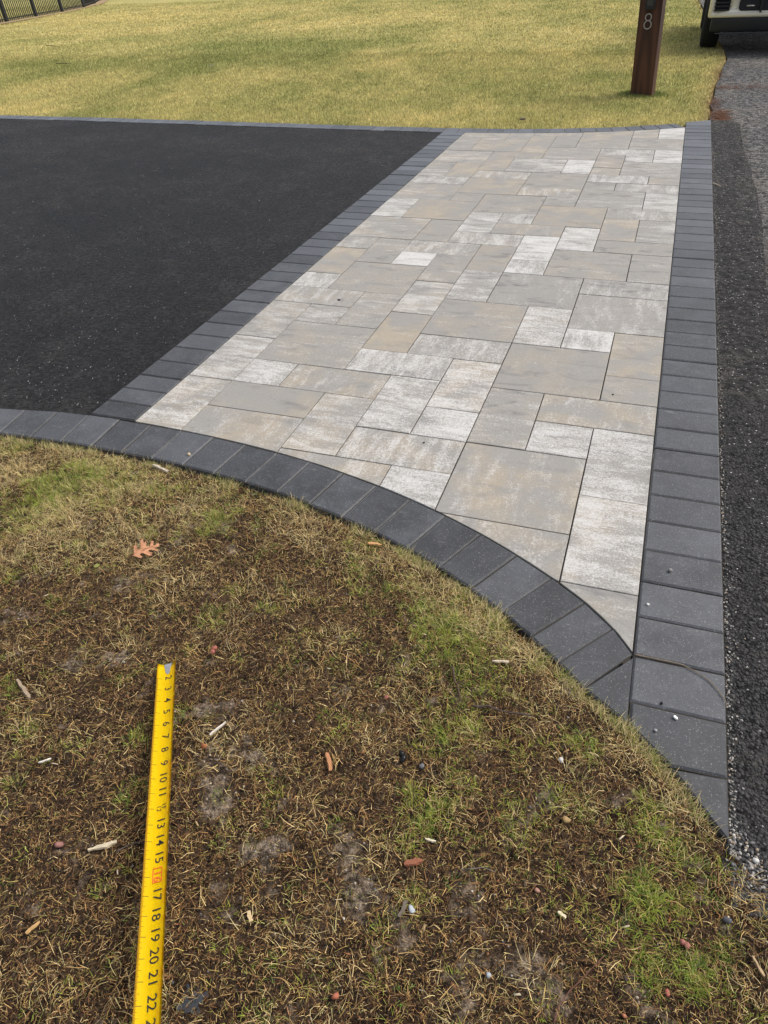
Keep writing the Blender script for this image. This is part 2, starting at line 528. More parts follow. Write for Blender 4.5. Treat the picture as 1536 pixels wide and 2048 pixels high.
# ------------------------------------------------------------------ base ground to the horizon
def grid_sheet(name, us, vs, zfun, colfun, mat):
    U, V = np.meshgrid(us, vs)
    u, v = U.ravel(), V.ravel()
    z = zfun(u, v)
    verts = np.stack([(u - CU) * M, (v - CV) * M, z], 1)
    nx, ny = len(us), len(vs)
    i = np.arange((nx - 1) * (ny - 1))
    a = (i // (nx - 1)) * nx + i % (nx - 1)
    faces = np.stack([a, a + 1, a + nx + 1, a + nx], 1)
    me = np_mesh(name, verts, faces, colfun(u, v) if colfun else None, True)
    return mobj(name, me, mat)

gr = grid_sheet('ground', np.linspace(-4000, 4000, 3), np.linspace(-3000, 5000, 3), lambda u, v: u * 0 - 0.30,
                lambda u, v: np.tile([0.17, 0.14, 0.06], (len(u), 1)), MAT['turf'])
tag(gr, kind='structure')

# ------------------------------------------------------------------ fields that say what grows where on the front lawn
GREEN = [(9.471, 3.692, .42, .9), (9.241, 3.093, .31, .8), (9.782, 3.357, .26, .6), (9.508, 2.749, .37, .7), (8.903, 2.636, .25, .3), (7.149, 4.174, .32, .7), (7.471, 4.68, .39, .6), (6.907, 5.508, .49, .9), (6.571, 6.026, .38, .8), (5.77, 6.174, .4, .7), (7.437, 5.924, .43, .6), (8.0, 5.512, .35, .5), (5.207, 6.525, .35, .4), (2.896, 7.164, .55, .5), (.726, 7.387, .68, .7), (-.344, 7.091, .68, .8), (1.852, 7.413, .49, .6), (-.195, 6.426, .57, .6), (.037, 7.65, .53, .8), (3.729, 5.232, .2, .6), (7.129, 3.492, .3, .7), (7.189, 3.124, .34, .4), (7.618, 3.821, .31, .4), (8.152, 3.701, .29, .6), (8.523, 4.599, .32, .5), (5.087, 4.794, .37, .4), (5.832, 3.968, .33, .3), (4.169, 2.681, .26, .4), (3.544, 1.97, .25, .4), (6.406, 1.621, .26, .3), (9.901, 2.639, .28, .4), (7.126, 7.0, .28, .5), (4.778, 5.783, .4, .4), (-2.2, 7.0, .9, .8), (-3.4, 6.2, 1.0, .7), (8.1, 6.0, .3, .6), (8.9, 5.3, .25, .5)]
STRAW = [(-1.159, 7.323, .53, 1), (.158, 7.762, .53, 1), (1.296, 7.545, .5, .9), (.429, 6.737, .66, .9), (2.385, 7.286, .48, .8), (3.667, 7.512, .39, .7), (4.504, 7.119, .44, .9), (6.132, 6.583, .41, .8), (6.685, 6.345, .39, .8), (7.142, 6.104, .38, .8), (9.025, 4.754, .37, .8), (10.076, 3.498, .18, .9), (1.662, 6.186, .69, .8), (.409, 5.707, .69, .8), (2.938, 5.651, .63, .5), (9.448, 4.278, .29, .7), (8.244, 5.431, .29, .5), (-2.6, 7.2, .9, .9), (-1.5, 6.2, .8, .8), (7.8, 5.75, .3, .6), (5.4, 6.85, .35, .6)]
BARE = [(2.566, 3.951, .28, 1), (2.95, 4.234, .25, .8), (4.404, 3.811, .26, .9), (3.668, 4.888, .23, .8), (2.279, 5.302, .21, .6), (5.951, 2.626, .24, 1), (5.231, 3.449, .22, .9), (5.081, 2.849, .26, 1), (7.776, 2.761, .25, .9), (5.582, 2.059, .28, .8), (6.421, 2.571, .19, .5), (6.924, 2.303, .27, .8), (7.355, 2.136, .26, .7), (8.028, 2.27, .25, .7), (8.451, 2.286, .25, .6), (8.679, 3.39, .19, .8), (8.644, 2.116, .24, .8), (10.026, 3.126, .17, .7), (4.787, .857, .17, .6), (8.266, 3.907, .15, .5), (8.987, 4.019, .2, .5), (6.639, 2.793, .19, .6), (1.517, 4.386, .27, .5), (9.217, 2.303, .24, .5), (9.863, 2.784, .16, .6)]
def field(L, u, v):
    s = np.zeros_like(u)
    for a, b, r, w in L:
        s += w * np.exp(-((u - a) ** 2 + (v - b) ** 2) / (r * r) * 1.1)
    return s
def f_green(u, v): return np.clip(field(GREEN, u, v) * .85 + (fbm(u * 3.1, v * 3.1, 4, 5) - .5) * 1.35 - .04, 0, 1.1)
def f_straw(u, v): return np.clip(field(STRAW, u, v) * .8 + (fbm(u * 2.3, v * 2.3, 3, 9) - .5) * .9, 0, 1.1)
def f_bare(u, v): return np.clip((field(BARE, u, v) * .75 + (fbm(u * 3.6 + 7, v * 3.6, 4, 13) - .5) * 1.9 + (fbm(u * 15, v * 15, 2, 17) - .5) * .9 - .40) * 2.4, 0, 1.0)

def lawn_dist(u, v):
    """signed: >0 on the lawn, measured in modules from the edging"""
    return (lawn_v(u) - v) * np.where(u > 7, 0.72, 0.93)

def gz(u, v):
    d = lawn_dist(u, v)
    h = -0.022 + 0.012 * np.clip((u - 3) / 6, 0, 1)
    h = h + (fbm(u * 1.3, v * 1.3, 2, 21) - 0.5) * 0.030 * np.clip(d, 0, 1) + (fbm(u * 6, v * 6, 3, 25) - 0.5) * 0.012 + (fbm(u * 13, v * 13, 2, 31) - 0.5) * 0.011
    inside = np.clip((-d + 0.02) / 0.08, 0, 1)
    return h * (1 - inside) - 0.16 * inside

def soil_col(u, v):
    b = f_bare(u, v)[:, None]
    n = fbm(u * 5, v * 5, 4, 41)[:, None]
    dark = np.array([0.042, 0.028, 0.018]); brown = np.array([0.110, 0.075, 0.048]); grey = np.array([0.44, 0.362, 0.280])
    c = dark * (1 - n) + brown * n
    pat = b * np.clip((fbm(u * 12, v * 12, 2, 47)[:, None] - .30) * 3.0, 0.08, 1)
    return c * (1 - pat) + grey * pat

us = np.concatenate([np.arange(-14, -4, .4), np.arange(-4, 11.2, .035), np.arange(11.3, 15, .4)])
vs = np.concatenate([np.arange(-10, -1, .5), np.arange(-1, 9.2, .035)])
fl = grid_sheet('front_lawn', us, vs, gz, soil_col, MAT['soil'])
tag(fl, kind='structure')

# ------------------------------------------------------------------ asphalt sheets
def poly_sheet(name, pts, z, mat):
    bm = bmesh.new()
    vsx = [bm.verts.new(W(u, v, z)) for u, v in pts]
    f = bm.faces.new(vsx)
    bmesh.ops.triangulate(bm, faces=[f])
    o = mobj(name, bm_mesh(bm, name), mat)
    for p in o.data.polygons:
        pass
    return tag(o, kind='structure')

ed = [(u, float(back_v(u)) + .3) for u in np.linspace(-70, -.6, 40)]
dr = [(u, v + .35 if i else v) for i, (u, v) in enumerate([])]
drive_front = [(float(a), float(b) - .3) for a, b in fi if a < -.55]
drive_pts = [(-70, float(fi[0][1]) - .3)] + drive_front + [(-.6, 8.8), (-.6, 34.6)] + ed[::-1]
poly_sheet('driveway', drive_pts, -0.006, MAT['asphalt'])

# lighter old road and the dark patched strip along the edging
road_edge = [(10.0, 37.9), (10.02, 38.4), (10.15, 40.5), (10.05, 42.0), (10.25, 44.3), (10.35, 47.5), (10.62, 50.7), (10.8, 54), (11.15, 58), (11.0, 63), (10.6, 70), (10.4, 76), (10.0, 86), (9.5, 98), (9.1, 108), (8.5, 130), (7.5, 170), (6, 260)]
road_pts = [(9.9, 3.2), (10.3, 2.9), (10.7, 2.2), (11.2, 1.2), (12, -.6), (13.3, -4), (15.8, -12), (60, -12), (60, 260)] + road_edge[::-1]
poly_sheet('road', road_pts, -0.016, MAT['road'])
sp = [(9.98, 3.5), (10.3, 3.3), (10.7, 2.7), (11.3, 2.1)]
for v in np.arange(3.0, 37.6, .35):
    sp.append((11.28 + .10 * math.sin(v * .31) + .10 * (vnoise(np.array([v * .6]), np.array([3.0]), 2)[0] - .5), v))
sp += [(11.15, 37.9), (10.7, 38.15), (9.98, 38.25)]
poly_sheet('asphalt_strip', sp, -0.010, MAT['strip'])

# ------------------------------------------------------------------ paved apron: bed, slabs, edging pavers
bed = poly_sheet('paved_apron', [(-.03, 8.7)] + [(float(a), float(b) - .3) for a, b in fi if 0 <= a < 8.6] + [(9.0, 5.75), (9.0, 36.6)] + [(u, float(back_v(u)) + .35) for u in np.linspace(8.9, -.03, 24)], -0.0065, MAT['joint'])
edging_bed_pts = None

TILES = {'a1': (0, 1, 9, 11), 'a2': (0, 1, 11, 13), 'a3': (0, 1, 13, 15), 'a4': (0, 2, 15, 16), 'a5': (1, 2, 14, 15), 'a6': (2, 3, 14, 16), 'a7': (1, 3, 12, 14), 'a8': (1, 2, 11, 12), 'a9': (2, 4, 11, 12), 'a10': (1, 3, 10, 11), 'a11': (1, 3, 9, 10), 'a12': (3, 4, 9, 11), 'a13': (3, 5, 8, 9), 'a14': (4, 6, 9, 10), 'a15': (4, 5, 10, 12), 'a16': (3, 5, 12, 13), 'a17': (3, 4, 13, 15), 'a18': (3, 4, 15, 17), 'a19': (4, 6, 14, 16), 'a20': (4, 5, 16, 18), 'a21': (4, 6, 13, 14), 'a22': (5, 6, 11, 13), 'a23': (5, 6, 10, 11), 'a24': (6, 8, 12, 14), 'a25': (6, 7, 10, 12), 'a26': (7, 9, 11, 12), 'a27': (7, 8, 10, 11), 'a28': (8, 9, 9, 11), 'a29': (6, 8, 8, 10), 'a30': (5, 6, 8, 9), 'a31': (6, 8, 7, 8), 'a32': (8, 9, 7, 9), 'a33': (8, 9, 6, 7), 'a34': (8, 9, 12, 13), 'a35': (8, 9, 13, 15), 'a36': (7, 8, 14, 15), 'a37': (6, 7, 14, 16), 'a38': (7, 9, 15, 17), 'a39': (7, 9, 17, 18), 'a40': (5, 7, 16, 18), 'a41': (6, 8, 18, 20), 'a42': (8, 9, 18, 20), 'a43': (7, 9, 20, 21), 'a44': (7, 8, 21, 23), 'a45': (8, 9, 21, 23), 'a46': (7, 9, 23, 24), 'a47': (6, 7, 20, 22), 'a48': (5, 7, 22, 24), 'a49': (5, 6, 19, 21), 'a50': (5, 6, 18, 19), 'a51': (4, 5, 18, 20), 'a52': (3, 5, 20, 21), 'a53': (4, 6, 21, 22), 'a54': (3, 4, 21, 23), 'a55': (4, 5, 22, 23), 'a56': (1, 3, 22, 24), 'a57': (0, 1, 22, 24), 'a58': (0, 2, 20, 22), 'a59': (2, 3, 20, 22), 'a60': (1, 2, 18, 20), 'a61': (2, 4, 19, 20), 'a62': (2, 3, 18, 19), 'a63': (3, 4, 17, 19), 'a64': (1, 3, 16, 18), 'a65': (0, 1, 19, 20), 'a66': (0, 1, 17, 19), 'a67': (0, 1, 16, 17),
         'b1': (0, 2, 26, 27), 'b1b': (0, 2, 24, 26), 'b2': (2, 4, 25, 27), 'b3': (2, 3, 24, 25), 'b4': (3, 5, 23, 25), 'b5': (5, 6, 24, 25), 'b6': (6, 8, 24, 26), 'b7': (6, 7, 26, 27), 'b8': (7, 9, 26, 27), 'b9': (8, 9, 24, 26), 'b10': (8, 9, 27, 28), 'b11': (6, 8, 27, 28), 'b13': (8, 9, 30, 32), 'b14': (7, 9, 28, 30), 'b15': (7, 8, 30, 31), 'b16': (6, 8, 31, 32), 'b17': (6, 7, 29, 31), 'b18': (6, 7, 28, 29), 'b19': (4, 6, 26, 28), 'b20': (4, 6, 25, 26), 'b21': (5, 6, 28, 30), 'b22': (3, 5, 28, 30), 'b23': (2, 4, 27, 28), 'b24': (2, 3, 28, 30), 'b25': (2, 4, 30, 31), 'b26': (4, 6, 30, 32), 'b27': (4, 5, 32, 34), 'b28': (5, 7, 33, 36), 'b28b': (5, 7, 32, 33), 'b29': (7, 8, 34, 36), 'b30': (7, 9, 32, 34), 'b31': (8, 9, 34, 37), 'b32': (0, 2, 33, 35), 'b33': (2, 3, 33, 35), 'b34': (3, 4, 31, 34), 'b35': (3, 5, 34, 35), 'b36': (1, 3, 31, 33), 'b37': (0, 1, 31, 33), 'b38': (0, 2, 29, 31), 'b39': (0, 1, 28, 29), 'b40': (0, 1, 27, 28), 'b41': (1, 2, 27, 29)}
# amount of white drift, amount of tan in each slab as cast
LOOK = dict(a1=(.62, .8), a2=(.62, .4), a3=(.45, .4), a4=(.5, .5), a5=(.5, .3), a6=(.38, .3), a7=(.35, .5), a8=(.72, .1), a9=(.35, .9), a10=(.15, .6), a11=(.35, .9), a12=(.55, .9), a13=(.45, 1), a14=(.6, .8), a15=(.72, .3), a16=(.75, .3), a17=(.08, 1), a18=(.6, .6), a19=(.2, .6), a20=(.55, .1), a21=(.58, .2), a22=(.72, .9), a23=(.85, .1), a24=(.08, .5), a25=(.4, .4), a26=(.4, .8), a27=(.8, .1), a28=(.72, .2), a29=(.35, 1), a30=(.85, .2), a31=(.4, .9), a32=(.72, .8), a33=(.3, .5), a34=(.2, .4), a35=(.25, .9), a36=(.95, 0), a37=(.75, .5), a38=(.42, .1), a39=(.5, 0), a40=(.25, 0), a41=(.25, .4), a42=(.3, .2), a43=(.2, .2), a44=(.25, .9), a45=(.45, .1), a46=(.5, .2), a47=(.85, .2), a48=(.08, .8), a49=(.95, 0), a50=(.9, 0), a51=(.1, .5), a52=(.6, .4), a53=(.3, .7), a54=(.72, .2), a55=(.6, .1), a56=(.12, 1), a57=(.8, .3), a58=(.45, .6), a59=(.2, .6), a60=(.25, .3), a61=(.5, .4), a62=(.95, 0), a63=(.35, .5), a64=(.2, .4), a65=(.5, .3), a66=(.25, 1), a67=(.8, .2),
            b1=(.6, .2), b1b=(.35, .6), b2=(.1, .9), b3=(.15, .3), b4=(.12, .4), b5=(.4, .1), b6=(.4, .1), b7=(.3, 0), b8=(.55, .2), b9=(.7, .1), b10=(.35, .6), b11=(.7, .1), b13=(.85, 0), b14=(.45, .2), b15=(.7, .1), b16=(.6, .1), b17=(.25, .6), b18=(.3, .8), b19=(.15, .3), b20=(.45, .8), b21=(.9, .1), b22=(.6, .3), b23=(.45, .5), b24=(.15, .9), b25=(.15, .6), b26=(.3, .3), b27=(.08, .1), b28=(.25, .8), b28b=(.3, .3), b29=(.4, .7), b30=(.3, .3), b31=(.9, .3), b32=(.3, .5), b33=(.35, .5), b34=(.2, .9), b35=(.3, .6), b36=(.2, .8), b37=(.35, .5), b38=(.45, .6), b39=(.3, .6), b40=(.5, .4), b41=(.15, 1))
GAP = 0.0085          # half joint in modules (about 2 mm each side)
U0, U9 = -0.055, 9.02
def uline(i): return U0 + (U9 - U0) * i / 9.0

def clip_poly(poly, f, arc):
    """keep the side f>0; along the cut follow arc(u)"""
    out, cut = [], []
    n = len(poly)
    for i in range(n):
        a, b = poly[i], poly[(i + 1) % n]
        fa, fb = f(*a), f(*b)
        if fa > 0: out.append(a)
        if (fa > 0) != (fb > 0):
            lo, hi = 0.0, 1.0
            for _ in range(40):
                m = (lo + hi) / 2
                p = (a[0] + (b[0] - a[0]) * m, a[1] + (b[1] - a[1]) * m)
                if (f(*p) > 0) == (fa > 0): lo = m
                else: hi = m
            p = (a[0] + (b[0] - a[0]) * lo, a[1] + (b[1] - a[1]) * lo)
            out.append(p)
            cut.append((len(out) - 1, p))
    if len(cut) == 2:
        (i, p), (j, q) = cut
        # exit point then entry point are neighbours in the list
        if j == i + 1: seq = (i, p, q)
        else: seq = (j, q, p); 
        s, p, q = seq
        mid = [(p[0] + (q[0] - p[0]) * t, arc(p[0] + (q[0] - p[0]) * t)) for t in (.2, .4, .6, .8)] if abs(p[0] - q[0]) > .25 else []
        out = out[:s + 1] + mid + out[s + 1:]
    return out

fi_u, fi_v = fi[:, 0], fi[:, 1]
def fin(u): return float(np.interp(u, fi_u, fi_v)) + .012
def bin_(u): return float(back_v(u)) - .012

mesh_cache = {}
def slab_mesh(w, d):
    key = (round(w, 4), round(d, 4))
    if key not in mesh_cache:
        x, y = w * M / 2, d * M / 2
        mesh_cache[key] = prism([(-x, -y), (x, -y), (x, y), (-x, y)], -0.055, 0.0, 0.0016)
        mesh_cache[key].materials.append(MAT['slab'])
    return mesh_cache[key]

step = (U9 - U0) / 9
for nm, (i0, i1, j0, j1) in TILES.items():
    u0, u1 = uline(i0), uline(i1)
    v0, v1 = j0 + .01, j1 + .01
    if j0 <= 9 and i1 <= 3: v0 -= .6
    cut_f = any(fin(u) > v0 - .0 for u in (u0, (u0 + u1) / 2, u1))
    cut_b = any(bin_(u) < v1 for u in (u0, (u0 + u1) / 2, u1))
    wh, tn = LOOK.get(nm, (.4, .4))
    w, d = i1 - i0, j1 - j0
    if w == d: turn = 0.0 if random.random() < .7 else 1.0
    else: turn = 1.0 if w > d else 0.0
    cx, cy = (u0 + u1) / 2, (v0 + v1) / 2
    if not cut_f and not cut_b:
        me = slab_mesh(w * step - 2 * GAP, d - 2 * GAP)
    else:
        poly = [(u0 + GAP, v0 + GAP), (u1 - GAP, v0 + GAP), (u1 - GAP, v1 - GAP), (u0 + GAP, v1 - GAP)]
        if cut_f: poly = clip_poly(poly, lambda u, v: v - fin(u), fin)
        if cut_b: poly = clip_poly(poly, lambda u, v: bin_(u) - v, bin_)
        # drop doubled points
        pp = []
        for q in poly:
            if not pp or math.hypot(q[0] - pp[-1][0], q[1] - pp[-1][1]) > 0.02: pp.append(q)
        if math.hypot(pp[0][0] - pp[-1][0], pp[0][1] - pp[-1][1]) < 0.02: pp.pop()
        if area(pp) < 0: pp.reverse()
        me = prism([((a - cx) * M, (b - cy) * M) for a, b in pp], -0.055, 0.0, 0.0014)
        me.materials.append(MAT['slab'])
    o = mobj('slab', me, None, bed)
    o.location = W(cx, cy, random.uniform(-.0012, .0012))
    o.rotation_euler = (random.uniform(-.0025, .0025), random.uniform(-.0025, .0025), random.uniform(-.0012, .0012))
    o.color = (wh, tn, turn, 1.0)
    o.scale = (random.uniform(.9955, 1.0), random.uniform(.9955, 1.0), 1)

# edging: a bed of joint sand with the pavers as its pieces
eb = bmesh.new()
def bed_quad(pts):
    eb.faces.new([eb.verts.new(W(u, v, -0.0058)) for u, v in pts])
border_polys = []
# right hand row
lines_r = [18.66 - .6672 * i for i in range(-30, 22)]
lines_r = sorted([l for l in lines_r if l < 38.6])
RI, RO = 9.024, 10.045
lines_r = [l for l in lines_r if l > 5.1]
lines_r[0] = 5.29
for a, b in zip(lines_r[:-1], lines_r[1:]):
    ci = lambda l: l + .012 * (l < 9)
    border_polys.append([(RI, a), (RO, a), (RO, b), (RI, b)])
border_polys.append([(RI + .02, 4.97), (9.49, 4.575), (RO, 4.60), (RO, 5.29), (RI + .02, 5.29)])
border_polys.append([(9.49, 4.555), (RO, 3.89), (RO, 4.60)])
# far end of the right row, trimmed to the lawn
border_polys = [[(u, min(v, 37.45 + (u - 9.03) * .75)) for u, v in p] for p in border_polys]
border_polys = [p for p in border_polys if abs(area(p)) > .12]
# left row
ll = [9.13, 9.68, 10.21, 10.78, 11.45] + [11.45 + .6725 * i for i in range(1, 35)]
ll = [l for l in ll if l < 34.2] + [34.33]
if ll[-1] - ll[-2] < .3: ll.pop(-2)
for a, b in zip(ll[:-1], ll[1:]):
    border_polys.append([(-1.075, a), (-.068, a), (-.068, b), (-1.075, b)])
# front curve
for a in range(len(fi) - 1):
    border_polys.append([tuple(fo[a]), tuple(fo[a + 1]), tuple(fi[a + 1]), tuple(fi[a])])
border_polys.append([tuple(fo[-1]), (RI + .01, 4.97), (RI + .01, 5.96), tuple(fi[-1] + np.array([-.01, -.02]))])
# back curve
def arc_pts(u_start, u_end, pitch):
    uu = np.linspace(u_start, u_end, 4000); vv = back_v(uu)
    s = np.concatenate([[0], np.cumsum(np.hypot(np.diff(uu), np.diff(vv)))])
    t = np.arange(0, s[-1], pitch)
    return np.interp(t, s, uu)
us_b = arc_pts(-.46, 8.98, .672)
us_l = arc_pts(-.46, -38, .675) if False else None
uu = [float(x) for x in us_b] + [9.02]
tl = np.linspace(-38, -.46, 6000); vvl = back_v(tl)
sl = np.concatenate([[0], np.cumsum(np.hypot(np.diff(tl), np.diff(vvl)))])
uleft = np.interp(sl[-1] - np.arange(.675, sl[-1], .675), sl, tl)[::-1]
ub = [float(x) for x in uleft] + uu
def back_pt(u):
    du = 1e-2
    d = np.array([2 * du, float(back_v(u + du) - back_v(u - du))]); d /= np.hypot(*d)
    n = np.array([-d[1], d[0]])
    p = np.array([u, float(back_v(u))])
    return p, p + n * .90
for a, b in zip(ub[:-1], ub[1:]):
    p, P_ = back_pt(a); q, Q_ = back_pt(b)
    Q_[0] = min(Q_[0], 9.02); P_[0] = min(P_[0], 9.02)
    if abs(b - a) < .2: continue
    border_polys.append([tuple(p), tuple(q), tuple(Q_), tuple(P_)])

edging_me = None
edging = None
clean = []
for p in border_polys:
    pp = []
    for q in p:
        if not pp or math.hypot(q[0] - pp[-1][0], q[1] - pp[-1][1]) > .03: pp.append(q)
    if len(pp) > 2 and math.hypot(pp[0][0] - pp[-1][0], pp[0][1] - pp[-1][1]) < .03: pp.pop()
    if len(pp) < 3: continue
    if area(pp) < 0: pp.reverse()
    clean.append(pp)
    bed_quad(pp)
edging = mobj('paver_edging', bm_mesh(eb, 'paver_edging'), MAT['joint'])
tag(edging, kind='structure')
for pp in clean:
    cx = sum(a for a, b in pp) / len(pp); cy = sum(b for a, b in pp) / len(pp)
    sh = shrink([((a - cx) * M, (b - cy) * M) for a, b in pp], 0.0021)
    me = prism(sh, -0.058, 0.0, 0.0056)
    o = mobj('border_paver', me, MAT['border'], edging)
    o.location = W(cx, cy, random.uniform(-.0016, .0016))
    o.rotation_euler = (random.uniform(-.004, .004), random.uniform(-.004, .004), random.uniform(-.003, .003))

# ------------------------------------------------------------------ back lawn sheet and its blades
BG = [(-27.5, 61.2, 8, .6), (-24.7, 67.5, 8, .5), (-31.9, 58.4, 7, .5), (8.6, 78, 5, .7), (7.4, 44.9, .7, .9), (6.2, 44.0, .6, .9), (-46, 63.9, 9, .4), (-25.7, 40.8, 2.2, .4), (-20, 72.5, 9, .4), (-6, 41, 3, .2), (2, 39, 2.5, .2), (-38, 50, 5, .4)]
BY = [(-70, 99, 14, .9), (-52.6, 102, 14, .8), (-25.7, 87, 10, .6), (-16.3, 93, 12, .7), (-2.8, 76, 9, .4), (-51.7, 83.6, 9, .8), (-28.3, 38.2, 3, .5), (-33, 44, 3, .5), (-6, 60, 8, .35), (-14, 44, 5, .3), (9.5, 47, 1.0, .5)]
STRAWC = np.array([0.71, 0.60, 0.265]); GREENC = np.array([0.305, 0.325, 0.105]); OLIVE = np.array([0.27, 0.235, 0.075])
def back_mix(u, v):
    g = field(BG, u, v); y = field(BY, u, v)
    n = fbm(u * .28, v * .16, 4, 61); n2 = fbm(u * 1.4, v * .7, 3, 67)
    return np.clip(.50 + (n - .5) * 1.1 + (n2 - .5) * .4 + y * .40 - g * .34, 0.02, .98)
FRINGE = np.array([.40, .275, .14])
def road_fringe(u, v):
    d = np.interp(v, [p[1] for p in road_edge], [p[0] for p in road_edge]) - u
    return (np.exp(-np.clip(d, 0, 9) / .30) * np.clip(.35 + 1.1 * fbm(u * 3, v * 1.1, 2, 77), 0, 1))[:, None] * (v > 37)[:, None]
def back_col(u, v):
    m = back_mix(u, v)[:, None]
    e = road_fringe(u, v)
    return ((GREENC * (1 - m) + STRAWC * m) * (1 - e) + FRINGE * e) * .82
def road_u(v): return np.interp(v, [p[1] for p in road_edge], [p[0] for p in road_edge])
def back_z(u, v):
    base = -0.012 + (fbm(u * .5, v * .5, 2, 71) - .5) * .03 * np.clip((v - back_v(u) - 2) / 3, 0, 1)
    lim = np.where(u < 9.03, back_v(u) + .86, 37.42 + (u - 9.03) * .75)
    d1 = (v - lim); d2 = (road_u(np.maximum(v, 38)) - u)
    ins = np.clip(np.minimum(d1 / .12, d2 / .12), 0, 1)
    return base * ins - .12 * (1 - ins)
us = np.concatenate([np.arange(-240, -60, 6.0), np.arange(-60, -12, 1.0), np.arange(-12, 11.6, .25)])
vs = np.concatenate([np.arange(34.2, 40, .12), np.arange(40, 70, .5), np.arange(70, 120, 2.0), np.arange(120, 320, 10)])
bl = grid_sheet('back_lawn', us, vs, back_z, back_col, MAT['turf'])
tag(bl, kind='structure')

def single_blades(name, u, v, z, length, width, lean, colors, mat):
    n = len(u)
    a = rng.uniform(0, 2 * np.pi, n); b = rng.uniform(0, 2 * np.pi, n)
    base = np.stack([(u - CU) * M, (v - CV) * M, z], 1)
    side = np.stack([np.cos(a), np.sin(a), a * 0], 1) * (width / 2)[:, None]
    tip = base + np.stack([np.cos(b) * np.sin(lean), np.sin(b) * np.sin(lean), np.cos(lean)], 1) * length[:, None]
    verts = np.stack([base - side, base + side, tip], 1).reshape(-1, 3)
    faces = np.arange(3 * n).reshape(-1, 3)
    c = np.repeat(colors, 3, 0)
    return mobj(name, np_mesh(name, verts, faces, c), mat)

def back_points(n, v0, v1, pw):
    v = v0 + (v1 - v0) * rng.random(n) ** pw
    ul = np.interp(v, [34, 45, 70, 110, 150], [-31, -40, -62, -98, -132])
    ur = np.minimum(road_u(v) + .1, 11.4)
    u = ul + (ur - ul) * rng.random(n)
    ok = (v > np.where(u < 9.03, back_v(u) + .90, 37.5 + (u - 9.03) * .75) - .02)
    ok &= u < road_u(np.maximum(v, 38)) - .02 + .35 * (rng.random(n) - .75)
    return u[ok], v[ok]
parts = [back_points(330000, 34.8, 62, 1.25), back_points(240000, 60, 130, 1.25)]
u = np.concatenate([p[0] for p in parts]); v = np.concatenate([p[1] for p in parts])
far = np.clip((v - 36) / 60, 0, 1)
m = np.clip(back_mix(u, v) + rng.normal(0, .20, len(u)), 0, 1)[:, None]
bc = (GREENC * (1 - m) + STRAWC * m) * rng.uniform(.45, 1.45, (len(u), 1)) * (.80 + .40 * fbm(u * 2.2, v * 1.3, 3, 73))[:, None]
fr_ = road_fringe(u, v)
bc = bc * (1 - fr_) + FRINGE * fr_ * rng.uniform(.5, 1.3, (len(u), 1))
L = rng.uniform(.018, .042, len(u)) * (1 + .3 * far)
o = single_blades('back_lawn_grass', u, v, back_z(u, v) - .002, L, rng.uniform(.004, .008, len(u)) * (1 + 2.0 * far), rng.uniform(.1, 1.1, len(u)), bc, MAT['blade'])
tag(o, 'short yellow green dormant grass of the lawn behind the driveway', 'grass', kind='stuff')
n = 2600
a = rng.uniform(0, 6.283, n); r_ = .62 + np.abs(rng.normal(0, .30, n))
u, v = 6.80 + r_ * np.cos(a), 44.30 + r_ * .95 * np.sin(a)
tc = np.array([.25, .30, .09]) * rng.uniform(.5, 1.4, (n, 1))
o = single_blades('post_base_grass', u, v, back_z(u, v) - .002, rng.uniform(.02, .048, n), rng.uniform(.005, .009, n), rng.uniform(.05, .6, n), tc, MAT['blade'])
tag(o, 'longer green grass left uncut round the foot of the number post', 'grass', kind='stuff')

# ------------------------------------------------------------------ front lawn strands
def ribbons(name, base, heading, length, width, lean0, curl, droop, colors, mat, K=3):
    """base (n,3). Centre line leaves at elevation lean0 and bends by droop; heading turns by curl"""
    n = len(base)
    pts = [base]
    el, hd = lean0.copy(), heading.copy()
    sl_ = length / K
    for s in range(K):
        d = np.stack([np.cos(el) * np.cos(hd), np.cos(el) * np.sin(hd), np.sin(el)], 1)
        pts.append(pts[-1] + d * sl_[:, None])
        el = el - droop / K
        hd = hd + curl / K
    pts = np.stack(pts, 1)                                 # n, K+1, 3
    lowz = base[:, 2][:, None] - .001
    pts[:, :, 2] = np.maximum(pts[:, :, 2], lowz)
    side = np.stack([-np.sin(heading), np.cos(heading), 0 * heading], 1)
    tw = rng.uniform(-.7, .7, n)
    side[:, 2] = tw
    side /= np.linalg.norm(side, axis=1, keepdims=True)
    taper = np.linspace(1, .25, K + 1)
    off = side[:, None, :] * (width[:, None] / 2 * taper[None, :])[:, :, None]
    verts = np.stack([pts - off, pts + off], 2).reshape(-1, 3)       # n,(K+1),2
    b0 = (np.arange(n) * (K + 1) * 2)[:, None]
    q = np.stack([np.array([2 * s, 2 * s + 1, 2 * s + 3, 2 * s + 2]) for s in range(K)])
    faces = (b0[:, :, None] + q[None]).reshape(-1, 4)
    c = np.repeat(colors, (K + 1) * 2, 0)
    return mobj(name, np_mesh(name, verts, faces, c, True), mat)

def front_points(n, dens, edge=.0):
    u = rng.uniform(-4.2, 12.4, n); v = rng.uniform(-.9, 8.5, n)
    # what the picture looks down on, with a margin of about half a metre each side
    ul = np.interp(v, [-.9, .5, 3.2, 8.2], [1.6, 2.2, -.2, -4.2])
    ur = np.minimum(np.interp(v, [-.9, .5, 2.5, 4], [12.0, 11.8, 11.6, 10.8]), 12.4)
    d = lawn_dist(u, v)
    ok = (u > ul) & (u < ur) & (d > edge)
    u, v = u[ok], v[ok]
    keep = rng.random(len(u)) < dens(u, v)
    return u[keep], v[keep]

def world(u, v, dz=0.0):
    return np.stack([(u - CU) * M, (v - CV) * M, gz(u, v) + dz], 1)

